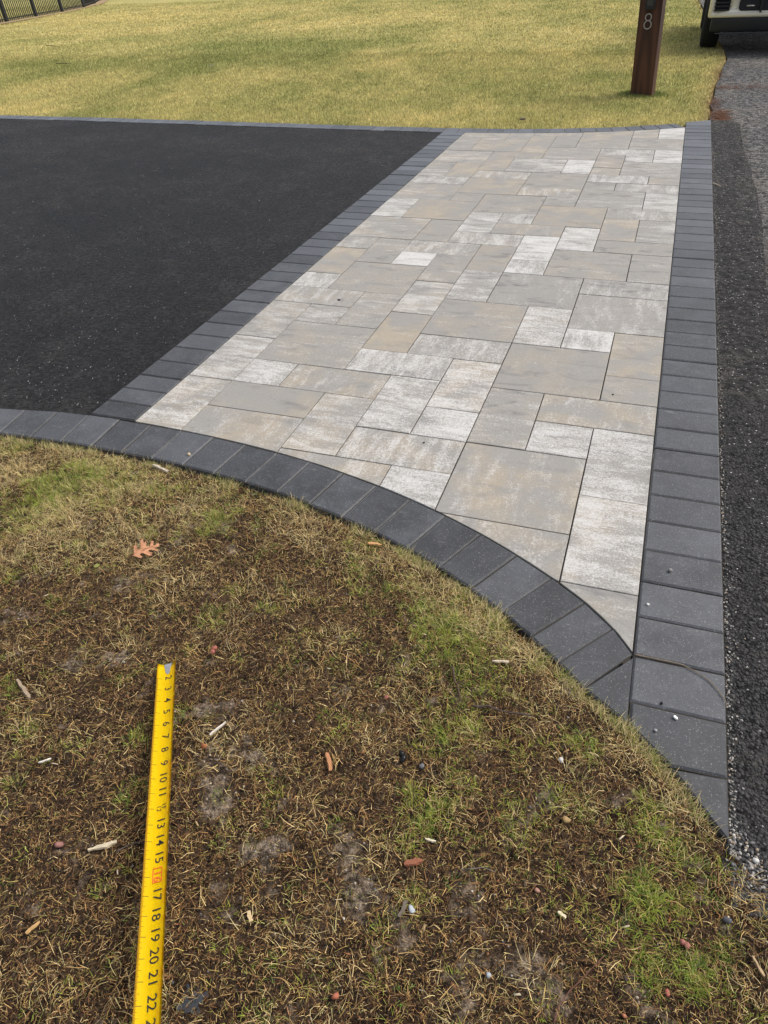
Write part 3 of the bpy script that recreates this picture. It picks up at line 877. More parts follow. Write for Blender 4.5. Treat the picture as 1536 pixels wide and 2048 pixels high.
# dead thatch lying flat
def d_thatch(u, v):
    b = f_bare(u, v)
    return np.clip(1.0 - .85 * b, .10, 1) * (.50 + .40 * f_straw(u, v) + .45 * (fbm(u * 5, v * 5, 2, 81)))
u, v = front_points(560000, lambda u, v: np.clip(d_thatch(u, v), 0, 1) * .80, .03)
n = len(u)
pal = np.array([(.52, .36, .160), (.38, .225, .095), (.76, .60, .320), (.22, .118, .055), (.105, .055, .030), (.46, .36, .12), (.26, .28, .075)])
sw = np.clip(f_straw(u, v), 0, 1)
pi_ = rng.choice(7, n, p=[.17, .18, .08, .22, .22, .07, .06])
up = rng.random(n) < sw * .55
pi_[up] = rng.choice([0, 2, 2, 5], up.sum())
tc = pal[pi_] * np.array([1.06, 1.0, .92]) * rng.uniform(.50, 1.40, (n, 1))
lg = rng.random(n) < .11
ln = np.where(lg, rng.uniform(.016, .048, n), rng.uniform(.004, .016, n))
wd = np.where(lg, rng.uniform(.0008, .0017, n), rng.uniform(.0006, .0013, n))
o = ribbons('dead_thatch', world(u, v, .001), rng.uniform(0, 6.283, n), ln, wd, rng.uniform(.0, .9, n), rng.normal(0, 1.0, n), rng.uniform(.3, 1.6, n), tc, MAT['strand'], 2)
tag(o, 'matted dead brown and straw coloured grass on the front lawn', 'dead grass', kind='stuff')

# living grass: tufts
def tufts(n0, dens, per, spread):
    u, v = front_points(n0, dens, .06)
    k_ = rng.integers(per[0], per[1], len(u))
    uu = np.repeat(u, k_); vv = np.repeat(v, k_)
    r = spread * np.sqrt(rng.random(len(uu))); a = rng.uniform(0, 6.283, len(uu))
    hd = a + rng.normal(0, .6, len(uu))
    uu = uu + r * np.cos(a); vv = vv + r * np.sin(a)
    ok = lawn_dist(uu, vv) > .03
    tid = np.repeat(np.arange(len(u)), k_)
    return uu[ok], vv[ok], hd[ok], tid[ok], len(u)
u, v, hd, tid, nt = tufts(26000, lambda u, v: np.clip(.010 + f_green(u, v) * .95, 0, 1), (12, 34), .075)
n = len(u)
tcol = rng.random(nt)
g0 = np.array([.110, .205, .026]); g1 = np.array([.430, .480, .070]); g2 = np.array([.62, .52, .22])
mm = np.clip(tcol[tid] + rng.normal(0, .14, n), 0, 1)[:, None]
gc = g0 * (1 - mm) + g1 * mm
dry = rng.random(n) < .10 + .35 * np.clip(f_straw(u, v), 0, 1)
gc[dry] = g2 * rng.uniform(.7, 1.2, (dry.sum(), 1))
gc *= rng.uniform(.7, 1.2, (n, 1))
hgt = .6 + .5 * np.clip(f_green(u, v), 0, 1)
o = ribbons('front_lawn_grass', world(u, v, -.001), hd, rng.uniform(.009, .033, n) * hgt, rng.uniform(.0008, .0018, n), rng.uniform(.35, 1.35, n), rng.normal(0, .5, n), rng.uniform(.2, 1.5, n), gc, MAT['blade'])
tag(o, 'short green grass tufts growing through the front lawn', 'grass', kind='stuff')

# pale standing straw along the edging
def d_straw(u, v):
    d = lawn_dist(u, v)
    return np.clip(f_straw(u, v) * .8 + .35 * np.exp(-((d - .12) / .16) ** 2), 0, 1) * .9
u, v, hd, tid, nt = tufts(27000, d_straw, (5, 14), .14)
n = len(u)
sc = np.array([.70, .57, .28]) * rng.uniform(.55, 1.15, (n, 1)) * np.array([1, 1, 1]) + rng.normal(0, .012, (n, 3))
sc = np.clip(sc, .03, 1)
o = ribbons('standing_straw', world(u, v, -.001), hd, rng.uniform(.012, .050, n), rng.uniform(.0008, .0016, n), rng.uniform(.1, 1.2, n), rng.normal(0, .7, n), rng.uniform(.3, 1.6, n), sc, MAT['strand'])
tag(o, 'pale dry straw blades standing along the edge of the front lawn', 'straw', kind='stuff')

# blades and straw spilling over the edge of the pavers
e_u = rng.uniform(-4, 10.0, 9000)
cl_ = fbm(e_u * 2.6, e_u * 0 + 3, 3, 95)
e_u = e_u[rng.random(len(e_u)) < np.clip((cl_ - .42) * 4, .05, 1)]
sl_e = np.gradient(lawn_v(np.linspace(-4.2, 10.2, 600)), np.linspace(-4.2, 10.2, 600))
slope = np.interp(e_u, np.linspace(-4.2, 10.2, 600), sl_e)
nrm = np.arctan2(1.0, -slope)
dd = rng.uniform(.02, .16, len(e_u))
u, v = e_u - dd * np.cos(nrm), lawn_v(e_u) - dd * np.sin(nrm)
n = len(u)
mixc = rng.random(n)[:, None]
sc = np.where(mixc < .62, np.array([[.68, .55, .27]]), np.array([[.27, .32, .065]])) * rng.uniform(.5, 1.15, (n, 1))
o = ribbons('edge_grass', world(u, v, -.001), nrm + rng.normal(0, .8, n), rng.uniform(.014, .046, n), rng.uniform(.0009, .0018, n), rng.uniform(.35, 1.2, n), rng.normal(0, .6, n), rng.uniform(.3, 1.5, n), sc, MAT['blade'])
tag(o, 'ragged grass and straw leaning over the curved edging', 'grass', kind='stuff')

# ------------------------------------------------------------------ small litter: chips, grit, gravel
def scatter_boxes(name, u, v, z, L_, Wd, T_, colors, mat, label, cat, sides=4):
    n = len(u)
    hd = rng.uniform(0, 6.283, n); til = rng.normal(0, .18, n)
    base = np.array([(-1, -1, -1), (1, -1, -1), (1, 1, -1), (-1, 1, -1), (-1, -1, 1), (1, -1, 1), (1, 1, 1), (-1, 1, 1)], float) * .5
    P = np.repeat(base[None], n, 0) * np.stack([L_, Wd, T_], 1)[:, None, :]
    P *= rng.uniform(.6, 1.15, P.shape)
    P[:, :, 2] += P[:, :, 0] * til[:, None]
    c, s = np.cos(hd)[:, None], np.sin(hd)[:, None]
    X = P[:, :, 0] * c - P[:, :, 1] * s; Y = P[:, :, 0] * s + P[:, :, 1] * c
    verts = np.stack([X + ((u - CU) * M)[:, None], Y + ((v - CV) * M)[:, None], P[:, :, 2] + z[:, None]], 2).reshape(-1, 3)
    q = np.array([(0, 3, 2, 1), (4, 5, 6, 7), (0, 1, 5, 4), (1, 2, 6, 5), (2, 3, 7, 6), (3, 0, 4, 7)])
    faces = (np.arange(n)[:, None, None] * 8 + q[None]).reshape(-1, 4)
    o = mobj(name, np_mesh(name, verts, faces, np.repeat(colors, 8, 0)), mat)
    return tag(o, label, cat, kind='stuff')

u, v = front_points(2600, lambda u, v: .25 + .5 * fbm(u * 2, v * 2, 2, 91), .05)
n = len(u)
cp = np.array([(.42, .30, .16), (.30, .13, .06), (.55, .46, .32), (.16, .09, .055), (.36, .19, .09), (.10, .075, .06)])
cc = cp[rng.choice(6, n, p=[.22, .15, .12, .22, .12, .17])] * rng.uniform(.7, 1.15, (n, 1))
scatter_boxes('wood_chip_litter', u, v, gz(u, v) + .004, rng.uniform(.004, .019, n), rng.uniform(.0015, .004, n), rng.uniform(.001, .002, n), cc, MAT['litter'], 'small wood chips and splinters strewn over the front lawn', 'wood chips')

ico_bm = bmesh.new(); bmesh.ops.create_icosphere(ico_bm, subdivisions=1, radius=1.0)
ico_v = np.array([x.co[:] for x in ico_bm.verts]); ico_f = np.array([[x.index for x in f.verts] for f in ico_bm.faces]); ico_bm.free()
def scatter_stones(name, x, y, z, r, flat, colors, mat, label, cat):
    n = len(x)
    P = np.repeat(ico_v[None], n, 0) * rng.uniform(.72, 1.22, (n, len(ico_v), 1))
    P *= np.stack([r * rng.uniform(.75, 1.3, n), r * rng.uniform(.75, 1.2, n), r * flat], 1)[:, None, :]
    hd = rng.uniform(0, 6.283, n); c, s = np.cos(hd)[:, None], np.sin(hd)[:, None]
    X = P[:, :, 0] * c - P[:, :, 1] * s; Y = P[:, :, 0] * s + P[:, :, 1] * c
    verts = np.stack([X + x[:, None], Y + y[:, None], P[:, :, 2] + z[:, None]], 2).reshape(-1, 3)
    faces = (np.arange(n)[:, None, None] * len(ico_v) + ico_f[None]).reshape(-1, 3)
    o = mobj(name, np_mesh(name, verts, faces, np.repeat(colors, len(ico_v), 0), True), mat)
    return tag(o, label, cat, kind='stuff')

# coarse stones standing proud of the dark strip close to the camera
n = 9000
vv = 3.3 + 9.5 * rng.random(n) ** 1.7
uu = rng.uniform(10.06, 11.25, n)
ok = uu < 10.2 + (vv - 3.2) * 2.2
uu, vv = uu[ok], vv[ok]; n = len(uu)
g = rng.random(n)[:, None]
ac = np.array([.020, .020, .021]) * (1 - g) + np.array([.060, .058, .056]) * g
scatter_stones('asphalt_aggregate', (uu - CU) * M, (vv - CV) * M, np.full(n, -.0105), rng.uniform(.0025, .0065, n), .55, ac, MAT['gravel'], 'coarse dark stones in the asphalt strip beside the edging', 'asphalt')

# grit swept along the joint between edging and strip, and at the tip
n1 = 1500
v1 = 3.8 + 30 * rng.random(n1) ** 1.5
u1 = 10.052 + np.abs(rng.normal(0, .035, n1)) * (1 + 1.2 * (vnoise(v1 * 1.7, v1 * 0 + 4, 6) > .6))
n2 = 170
u2 = rng.normal(10.22, .12, n2); v2 = rng.normal(3.72, .16, n2)
okk = (u2 > 10.07) & (lawn_dist(u2, v2) < .25)
u2, v2 = u2[okk], v2[okk]
n3 = 2600
v3 = 4 + 33 * rng.random(n3); u3 = 11.30 + rng.normal(0, .13, n3) + .1 * np.sin(v3 * .31)
uu = np.concatenate([u1, u2, u3]); vv = np.concatenate([v1, v2, v3]); n = len(uu)
gp = np.array([(.46, .43, .39), (.26, .24, .22), (.15, .145, .14), (.34, .27, .20), (.07, .07, .07)])
gcol = gp[rng.choice(5, n, p=[.22, .24, .22, .14, .18])] * rng.uniform(.7, 1.1, (n, 1))
zz = np.where(uu > 11.2, -.011, -.008)
rr = rng.uniform(.0012, .0036, n)
rr[len(u1):len(u1) + len(u2)] *= 1.35
scatter_stones('loose_gravel', (uu - CU) * M, (vv - CV) * M, zz, rr, .8, gcol, MAT['gravel'], 'loose pale grit along the outer side of the right edging', 'gravel')

# pebbles too small to pick out, in the soil
u, v = front_points(90000, lambda u, v: .012 + .75 * f_bare(u, v) ** 1.5 + .1 * .25 * np.exp(-((u - 9.6) ** 2 + (v - 3.2) ** 2)), .05)
n = len(u)
gq = np.vstack([gp, [(.11, .072, .046), (.20, .155, .115)]])
gcol = gq[rng.choice(7, n, p=[.05, .09, .07, .13, .06, .28, .32])] * rng.uniform(.6, 1.35, (n, 1))
scatter_stones('soil_grit', (u - CU) * M, (v - CV) * M, gz(u, v) + .0005, .0008 + .0030 * rng.random(n) ** 2.5, .8, gcol, MAT['gravel'], 'fine mixed grit lying on the bare soil patches', 'grit')

# white specks of grit lying on the fresh asphalt
n = 1700
vv = 9.3 + 25 * rng.random(n) ** 1.3; uu = -1.15 - rng.random(n) * (3 + (vv - 9) * 1.0)
ok = vv < back_v(uu) - .1
uu, vv = uu[ok], vv[ok]; n = len(uu)
gcol = np.array([.45, .44, .42]) * rng.uniform(.15, 1.2, (n, 1)) ** 1.5
scatter_stones('driveway_grit', (uu - CU) * M, (vv - CV) * M, np.full(n, -.0050), rng.uniform(.0012, .0032, n), .7, gcol, MAT['gravel'], 'scattered pale grit specks on the fresh black driveway', 'grit')

# pine needles drifted on the road edge beyond the strip
n = 1500
cl = np.array([(10.45, 39.6, .40, .9), (10.25, 42.5, .22, 1.2), (10.7, 46.8, .8, .5), (10.5, 51, .3, 1.6), (10.5, 38.6, .3, .3), (12.2, 47.2, 1.3, .9)])
w_ = rng.choice(6, n, p=[.34, .16, .12, .12, .16, .10])
u = cl[w_, 0] + rng.normal(0, 1, n) * cl[w_, 2] * .55; v = cl[w_, 1] + rng.normal(0, 1, n) * cl[w_, 3] * .7
b = np.stack([(u - CU) * M, (v - CV) * M, np.full(n, -.011)], 1)
nc = np.array([.17, .075, .040]) * rng.uniform(.5, 1.5, (n, 1))
o = ribbons('pine_needles', b, rng.uniform(0, 6.283, n), rng.uniform(.04, .09, n), rng.uniform(.002, .004, n), rng.uniform(0, .3, n), rng.normal(0, .5, n), rng.uniform(0, .5, n), nc, MAT['strand'], 2)
tag(o, 'reddish brown pine needles drifted on the edge of the old road', 'pine needles', kind='stuff')

# ------------------------------------------------------------------ single pieces of litter
def litter_mat(name, c, rough=.8, vary=.25, scale=150.0):
    return simple(name, c, rough, 0, .25, vary, scale)

def zat(u, v):
    if v > float(lawn_v(u)): 
        return 0.0 if u < 10.05 else -.010
    return float(gz(np.array([u]), np.array([v]))[0])

def chip(name, label, cat, p, q, width, thick, color, dz=.003, ragged=.25, group=None):
    p, q = Vector(p), Vector(q)
    a, b = W(*p), W(*q)
    mid = (a + b) / 2
    L_ = (b - a).length
    hd = math.atan2(b.y - a.y, b.x - a.x)
    seg = 6
    vs_, fs_ = [], []
    rr = random.Random(label)
    for i in range(seg + 1):
        t = i / seg
        x = (t - .5) * L_
        w = width / 2 * (1 - .40 * (abs(2 * t - 1)) ** 4 * rr.uniform(.2, 1.6)) * (1 + rr.uniform(-ragged, ragged))
        s = rr.uniform(-.15, .15) * width
        h = thick / 2 * (1 + rr.uniform(-.3, .3))
        vs_ += [(x, -w + s, -h), (x, w + s, -h * .8), (x, w * .8 + s, h * .7), (x, -w * .7 + s, h)]
    for i in range(seg):
        for s in range(4):
            t = (s + 1) % 4
            fs_.append((4 * i + s, 4 * i + t, 4 * i + 4 + t, 4 * i + 4 + s))
    fs_ += [(3, 2, 1, 0), (4 * seg, 4 * seg + 1, 4 * seg + 2, 4 * seg + 3)]
    me = bpy.data.meshes.new(name); me.from_pydata(vs_, [], fs_); me.update()
    um, vm_ = (p.x + q.x) / 2, (p.y + q.y) / 2
    o = mobj(name, me, litter_mat(name + '_wood', color), None, (mid.x, mid.y, zat(um, vm_) + dz + thick / 2))
    o.rotation_euler = (rr.uniform(-.15, .15), rr.uniform(-.06, .06), hd)
    return tag(o, label, cat, group)

GR = 'wood chips and sticks lying on the lawn'
chip('stick', 'thick weathered grey tan stick near the left edge of the lawn', 'stick', (2.016, 3.524), (2.347, 3.353), .011, .008, (.30, .23, .16), .006, group=GR)
chip('splinter', 'thin white splinter on bare soil right of the tape measure tip', 'splinter', (4.691, 3.513), (4.775, 3.725), .006, .004, (.60, .55, .47), .006, group=GR)
chip('wood_chip', 'large pale split wood chip left of the tape measure', 'wood chip', (4.221, 1.983), (4.438, 2.141), .010, .005, (.52, .44, .31), .006, .5, group=GR)
chip('wood_chip', 'orange brown narrow wood chip in the middle of the lawn', 'wood chip', (6.045, 3.669), (6.154, 3.472), .012, .004, (.40, .19, .09), .007, group=GR)
chip('bark_piece', 'flat red brown piece of bark on the lawn', 'bark', (7.183, 2.789), (7.337, 2.878), .015, .005, (.26, .10, .055), .007, group=GR)
chip('wood_sliver', 'pointed amber wood sliver near the bottom left corner', 'wood sliver', (4.162, 1.168), (4.211, 1.294), .008, .003, (.50, .31, .13), .008, group=GR)
chip('wood_sliver', 'small cream wood sliver above the red brown bark piece', 'wood sliver', (7.295, 3.105), (7.403, 3.113), .006, .003, (.58, .52, .38), .007, group=GR)
chip('wood_chip', 'pale yellow wood chip below the long green patch', 'wood chip', (8.611, 2.809), (8.686, 2.772), .007, .003, (.66, .57, .38), .007, group=GR)
chip('stick', 'straight tan stick by the right edge of the picture', 'stick', (10.195, 2.924), (10.284, 2.795), .006, .004, (.42, .30, .17), .006, group=GR)
chip('wood_chip', 'pale grey wood chip against the edging at left', 'wood chip', (1.06, 8.00), (1.397, 7.90), .013, .006, (.52, .45, .36), .010, group=GR)
chip('splinter', 'bright orange splinter against the curved edging', 'splinter', (5.269, 7.066), (5.47, 7.10), .012, .005, (.52, .28, .12), .008, group=GR)
chip('wood_chip', 'short square cut blond wood chip right of the tape measure', 'wood chip', (5.967, 1.964), (6.031, 1.89), .009, .004, (.58, .44, .25), .008, group=GR)
chip('wood_chip', 'pale wood chip in the grass above the dark twigs', 'wood chip', (7.45, 5.402), (7.645, 5.445), .009, .004, (.55, .45, .33), .007, group=GR)
chip('splinter', 'slim white splinter in the left part of the lawn', 'splinter', (3.05, 2.655), (3.15, 2.744), .005, .003, (.70, .65, .55), .007, group=GR)
chip('stick', 'short dark grey stick beside the bluish white pebble', 'stick', (7.287, 2.317), (7.304, 2.471), .009, .006, (.16, .13, .10), .007, group=GR)

def twig(name, label, pts, r, color, dz=.003, zfix=None, mat=None):
    rr = random.Random(label)
    P, rad = [], []
    n = len(pts)
    for i in range(n - 1):
        for t in (0, .33, .66):
            u = pts[i][0] + (pts[i + 1][0] - pts[i][0]) * t; v = pts[i][1] + (pts[i + 1][1] - pts[i][1]) * t
            P.append((u, v))
    P.append(pts[-1])
    W3 = []
    for i, (u, v) in enumerate(P):
        z = (zat(u, v) if zfix is None else zfix) + dz + r
        W3.append(W(u, v, z + rr.uniform(0, .0012)))
        rad.append(r * (1 - .45 * i / len(P)) * rr.uniform(.8, 1.25))
    o0 = W3[0].copy()
    me = tube_mesh(name, [p - o0 for p in W3], rad, 6)
    o = mobj(name, me, mat or litter_mat(name + '_bark', color), None, o0)
    return tag(o, label, 'twig', 'twigs')

twig('twig', 'long curved grey brown twig lying across the right edging pavers', [(9.04, 5.978), (9.198, 5.983), (9.428, 5.983), (9.574, 5.977), (9.719, 5.919), (9.861, 5.829), (9.953, 5.717), (10.03, 5.59), (10.043, 5.50)], .0022, (.20, .155, .11), .0006, 0.0)
twig('twig', 'dark twig lying flat below the green patch', [(7.376, 4.722), (7.55, 4.765), (7.683, 4.745), (8.024, 4.767)], .0036, (.075, .055, .045), .010)
twig('twig', 'upright dark twig left of the flat dark twig', [(7.025, 5.178), (7.10, 5.0), (7.136, 4.98), (7.236, 4.751)], .0036, (.085, .055, .04), .010)
twig('twig', 'thin grey twig near the red brown bark piece', [(7.759, 2.924), (7.874, 2.98), (8.013, 2.99)], .0016, (.15, .12, .10), .006)
twig('twig', 'thin dark twig touching the left side of the tape measure', [(4.501, 2.051), (4.567, 2.145), (4.70, 2.215)], .0020, (.09, .07, .06), .006)
twig('stem', 'long thin red brown stem at the bottom of the picture', [(8.704, 1.93), (8.723, 2.067), (8.792, 2.202), (9.035, 2.555)], .0014, (.15, .07, .05), .008)
twig('twig', 'short pale curved twig on the dark asphalt strip', [(10.06, 27.53), (10.147, 27.447), (10.282, 27.22)], .005, (.50, .42, .32), .0, -.010)
twig('twig', 'thin dark twig far out on the lawn nearer the fence', [(-50.758, 68.994), (-48.752, 68.052)], .007, (.06, .045, .035), .02, -.012)
twig('twig', 'thin dark twig far out on the lawn nearer the driveway', [(-39.251, 56.058), (-37.929, 56.307)], .006, (.06, .045, .035), .02, -.012)

def pebble(name, label, u, v, r, color, flat=.75, dz=0.0, rough=.6, twin=False):
    rr = random.Random(label)
    bm = bmesh.new()
    bmesh.ops.create_icosphere(bm, subdivisions=2, radius=1.0)
    ax = [Vector((rr.uniform(-1, 1), rr.uniform(-1, 1), rr.uniform(-1, 1))).normalized() for _ in range(5)]
    for x in bm.verts:
        k_ = .86 * (1 + sum(.11 * math.sin(3.5 * x.co.dot(a) + i) for i, a in enumerate(ax)))
        x.co = Vector((x.co.x * r * 1.12 * k_, x.co.y * r * .92 * k_, x.co.z * r * flat * k_))
    if twin:
        ex = bmesh.ops.create_icosphere(bm, subdivisions=2, radius=r * .8)['verts']
        for x in ex: x.co += Vector((r * 1.25, r * .35, -.1 * r))
    me = bm_mesh(bm, name, True)
    o = mobj(name, me, litter_mat(name + '_stone', color, rough, .22, 260), None, W(u, v, zat(u, v) + r * flat * .80 + dz))
    o.rotation_euler = (0, 0, rr.uniform(0, 6.28))
    return tag(o, label, 'pebble', 'pebbles and small stones')

pebble('pebble', 'pair of touching bright red pebbles above the tape measure tip', 4.096, 4.673, .0095, (.34, .11, .085), .8, .002, twin=True)
pebble('pebble', 'orange pebble right of the tape measure near its middle', 4.704, 3.37, .0088, (.34, .13, .055), .8, .002)
pebble('pebble', 'dull pink pebble left of the large pale wood chip', 3.894, 1.942, .0103, (.27, .13, .11), .8, .002)
pebble('pebble', 'round yellow tan pebble on bare soil below the edging tip', 8.56, 3.681, .0090, (.38, .25, .11), .85, .001)
pebble('pebble', 'salmon pink pebble in the thin grass at lower right', 8.407, 2.949, .0066, (.37, .20, .15), .8, .001)
pebble('pebble', 'pair of pinkish red pebbles in the green patch', 9.689, 2.857, .0072, (.32, .125, .10), .8, .002, twin=True)
pebble('pebble', 'bright red pebble at the lower end of the green patch', 9.547, 2.437, .0058, (.35, .11, .08), .9, .002)
pebble('pebble', 'orange red pebble near the bottom middle of the picture', 6.969, 1.577, .0080, (.36, .12, .07), .85, .002)
pebble('pebble', 'small orange pebble at the very bottom of the picture', 9.221, 2.156, .0048, (.33, .13, .07), .9, .001)
pebble('pebble', 'white pebble in the thatch left of the edging tip', 8.419, 4.332, .0071, (.56, .54, .52), .75, .002)
pebble('pebble', 'dark grey pebble in the grass right of the black lump', 7.041, 3.841, .0075, (.13, .13, .14), .75, .004)
pebble('pebble', 'bluish white pebble beside a short dark stick', 7.369, 2.428, .0085, (.40, .43, .46), .7, .001)
pebble('pebble', 'pale blue grey pebble on soil near the bottom', 8.137, 2.112, .0062, (.32, .35, .37), .8, .001)
pebble('pebble', 'dark grey pebble at the right edge below the gravel', 10.011, 3.172, .0080, (.10, .10, .11), .75, .005)
pebble('pebble', 'grey pebble resting on the right edging pavers', 9.382, 7.603, .0085, (.24, .23, .22), .8)
pebble('pebble', 'small white pebble at the inner side of the right edging', 9.135, 6.878, .0055, (.62, .61, .58), .7)
pebble('pebble', 'bright white pebble on the last full edging paver', 9.516, 5.191, .0062, (.78, .77, .75), .7)
pebble('pebble', 'small black pebble on the paver joint near the twig', 9.37, 5.354, .0048, (.02, .02, .02), .8)
pebble('pebble', 'small grey pebble left of the bright white one', 9.32, 4.963, .0045, (.34, .34, .35), .8)
pebble('pebble', 'white pebble in the gravel beyond the edging tip', 10.266, 3.80, .0075, (.55, .54, .51), .75, .002)
pebble('pebble', 'tan pebble resting on the curved edging at left', 1.536, 8.375, .0090, (.48, .38, .25), .6)
pebble('pebble', 'small red pebble in the thatch left of the dark twigs', 6.389, 4.602, .0066, (.30, .11, .09), .8, .001)
pebble('asphalt_crumb', 'black asphalt crumb on a white streaked slab beside the left edging', 1.541, 15.334, .0085, (.012, .012, .012), .6)
pebble('asphalt_crumb', 'tiny black crumb on a wide slab near the curve', 5.314, 9.786, .0045, (.012, .012, .012), .7)
pebble('asphalt_crumb', 'tiny black crumb on a tan slab near the right edging', 8.22, 12.259, .0045, (.012, .012, .012), .7)
pebble('plastic_lump', 'glossy black lump in the middle of the front lawn', 6.82, 3.878, .0100, (.010, .011, .011), .6, .004, .25, True)
pebble('dirt_clod', 'brown dirt clod on the back lawn beside the edging', 1.99, 36.95, .030, (.17, .13, .10), .5, .012)

# fallen oak leaf with lobes
def oak_leaf():
    right_side = [(0, 0), (.10, .03), (.14, .12), (.24, .36), (.32, .34), (.28, .15), (.33, .11), (.39, .12), (.52, .46), (.62, .47), (.57, .30), (.68, .36), (.58, .14), (.62, .10), (.70, .10), (.82, .30), (.89, .25), (.80, .09), (.86, .05), (.95, .10), (1.0, .02)]
    bm = bmesh.new()
    L_ = .098
    out = [(x, max(y, .006)) for x, y in right_side] + [(x - .03, -max(y, .006) * .92) for x, y in right_side[1:-1]][::-1]
    f = bm.faces.new([bm.verts.new((x * L_, y * L_, .004 * math.sin(x * 5) + .030 * y * y)) for x, y in out])
    bmesh.ops.triangulate(bm, faces=[f])
    bmesh.ops.solidify(bm, geom=bm.faces[:], thickness=.0005)
    me = bm_mesh(bm, 'oak_leaf')
    t = NT('dry_oak_leaf')
    p = t.n('ShaderNodeTexCoord').outputs['Object']
    c = t.mix(t.ramp(t.noise(p, 60, 4), .35, .7), (.36, .165, .085), (.54, .27, .145))
    mat = t.out(c, .6, None, None, .3)
    o = mobj('oak_leaf', me, mat, None, W(2.09, 5.84, zat(2.2, 5.9) + .022))
    o.rotation_euler = (0.10, -.05, math.atan2(6.30 - 5.86, 2.42 - 2.10))
    st = tube_mesh('leaf_stem', [(-.016, .002, -.001), (0, 0, 0), (.05, 0, .006), (.09, 0, .0)], [.0009, .0009, .0006, .0003], 5)
    mobj('leaf_stem', st, litter_mat('leaf_stem_brown', (.22, .10, .05)), o)
    return tag(o, 'lobed orange brown oak leaf lying on the front lawn', 'leaf')
oak_leaf()

def small_leaf(name, label, u, v, L_, color, dz=.008, rz=.5):
    bm = bmesh.new()
    prof = [(0, .02), (.2, .26), (.45, .36), (.7, .27), (.9, .12), (1, .01)]
    a, b, c_ = [], [], []
    for x, y in prof:
        a.append(bm.verts.new((x * L_, -y * L_, .12 * L_ * y))); b.append(bm.verts.new((x * L_, 0, .05 * L_ * math.sin(3 * x)))); c_.append(bm.verts.new((x * L_, y * L_, .22 * L_ * y)))
    for i in range(len(prof) - 1):
        bm.faces.new((a[i], a[i + 1], b[i + 1], b[i])); bm.faces.new((b[i], b[i + 1], c_[i + 1], c_[i]))
    bmesh.ops.solidify(bm, geom=bm.faces[:], thickness=.0006)
    o = mobj(name, bm_mesh(bm, name, True), litter_mat(name + '_green', color), None, W(u, v, zat(u, v) + dz if v < 30 else -.012 + dz))
    o.rotation_euler = (.15, -.1, rz)
    return tag(o, label, 'leaf')
small_leaf('leaf', 'small yellow green leaf below left of the oak leaf', 1.617, 5.559, .022, (.50, .52, .16))
small_leaf('leaf', 'curled pale dry leaf alone in the middle of the back lawn', -23.96, 53.668, .14, (.36, .34, .17), .045, .2)

# scrap of dark cloth half buried at the bottom
bm = bmesh.new()
gn = 9
gv = [[None] * gn for _ in range(gn)]
for i in range(gn):
    for j in range(gn):
        x = (i / (gn - 1) - .5) * .044 * (1 + .25 * math.sin(j * 1.7)); y = (j / (gn - 1) - .5) * .040 * (1 + .2 * math.sin(i * 2.1))
        gv[i][j] = bm.verts.new((x, y, .004 * math.sin(i * 1.9 + j * .8) * math.cos(j * 1.5)))
for i in range(gn - 1):
    for j in range(gn - 1):
        bm.faces.new((gv[i][j], gv[i + 1][j], gv[i + 1][j + 1], gv[i][j + 1]))
bmesh.ops.solidify(bm, geom=bm.faces[:], thickness=.001)
o = mobj('cloth_scrap', bm_mesh(bm, 'cloth_scrap', True), simple('slate_cloth', (.085, .095, .11), .85, vary=.5, scale=400), None, W(5.86, 1.17, zat(5.86, 1.17) + .003))
tag(o, 'scrap of dark slate cloth in the thatch right of the tape measure', 'cloth')

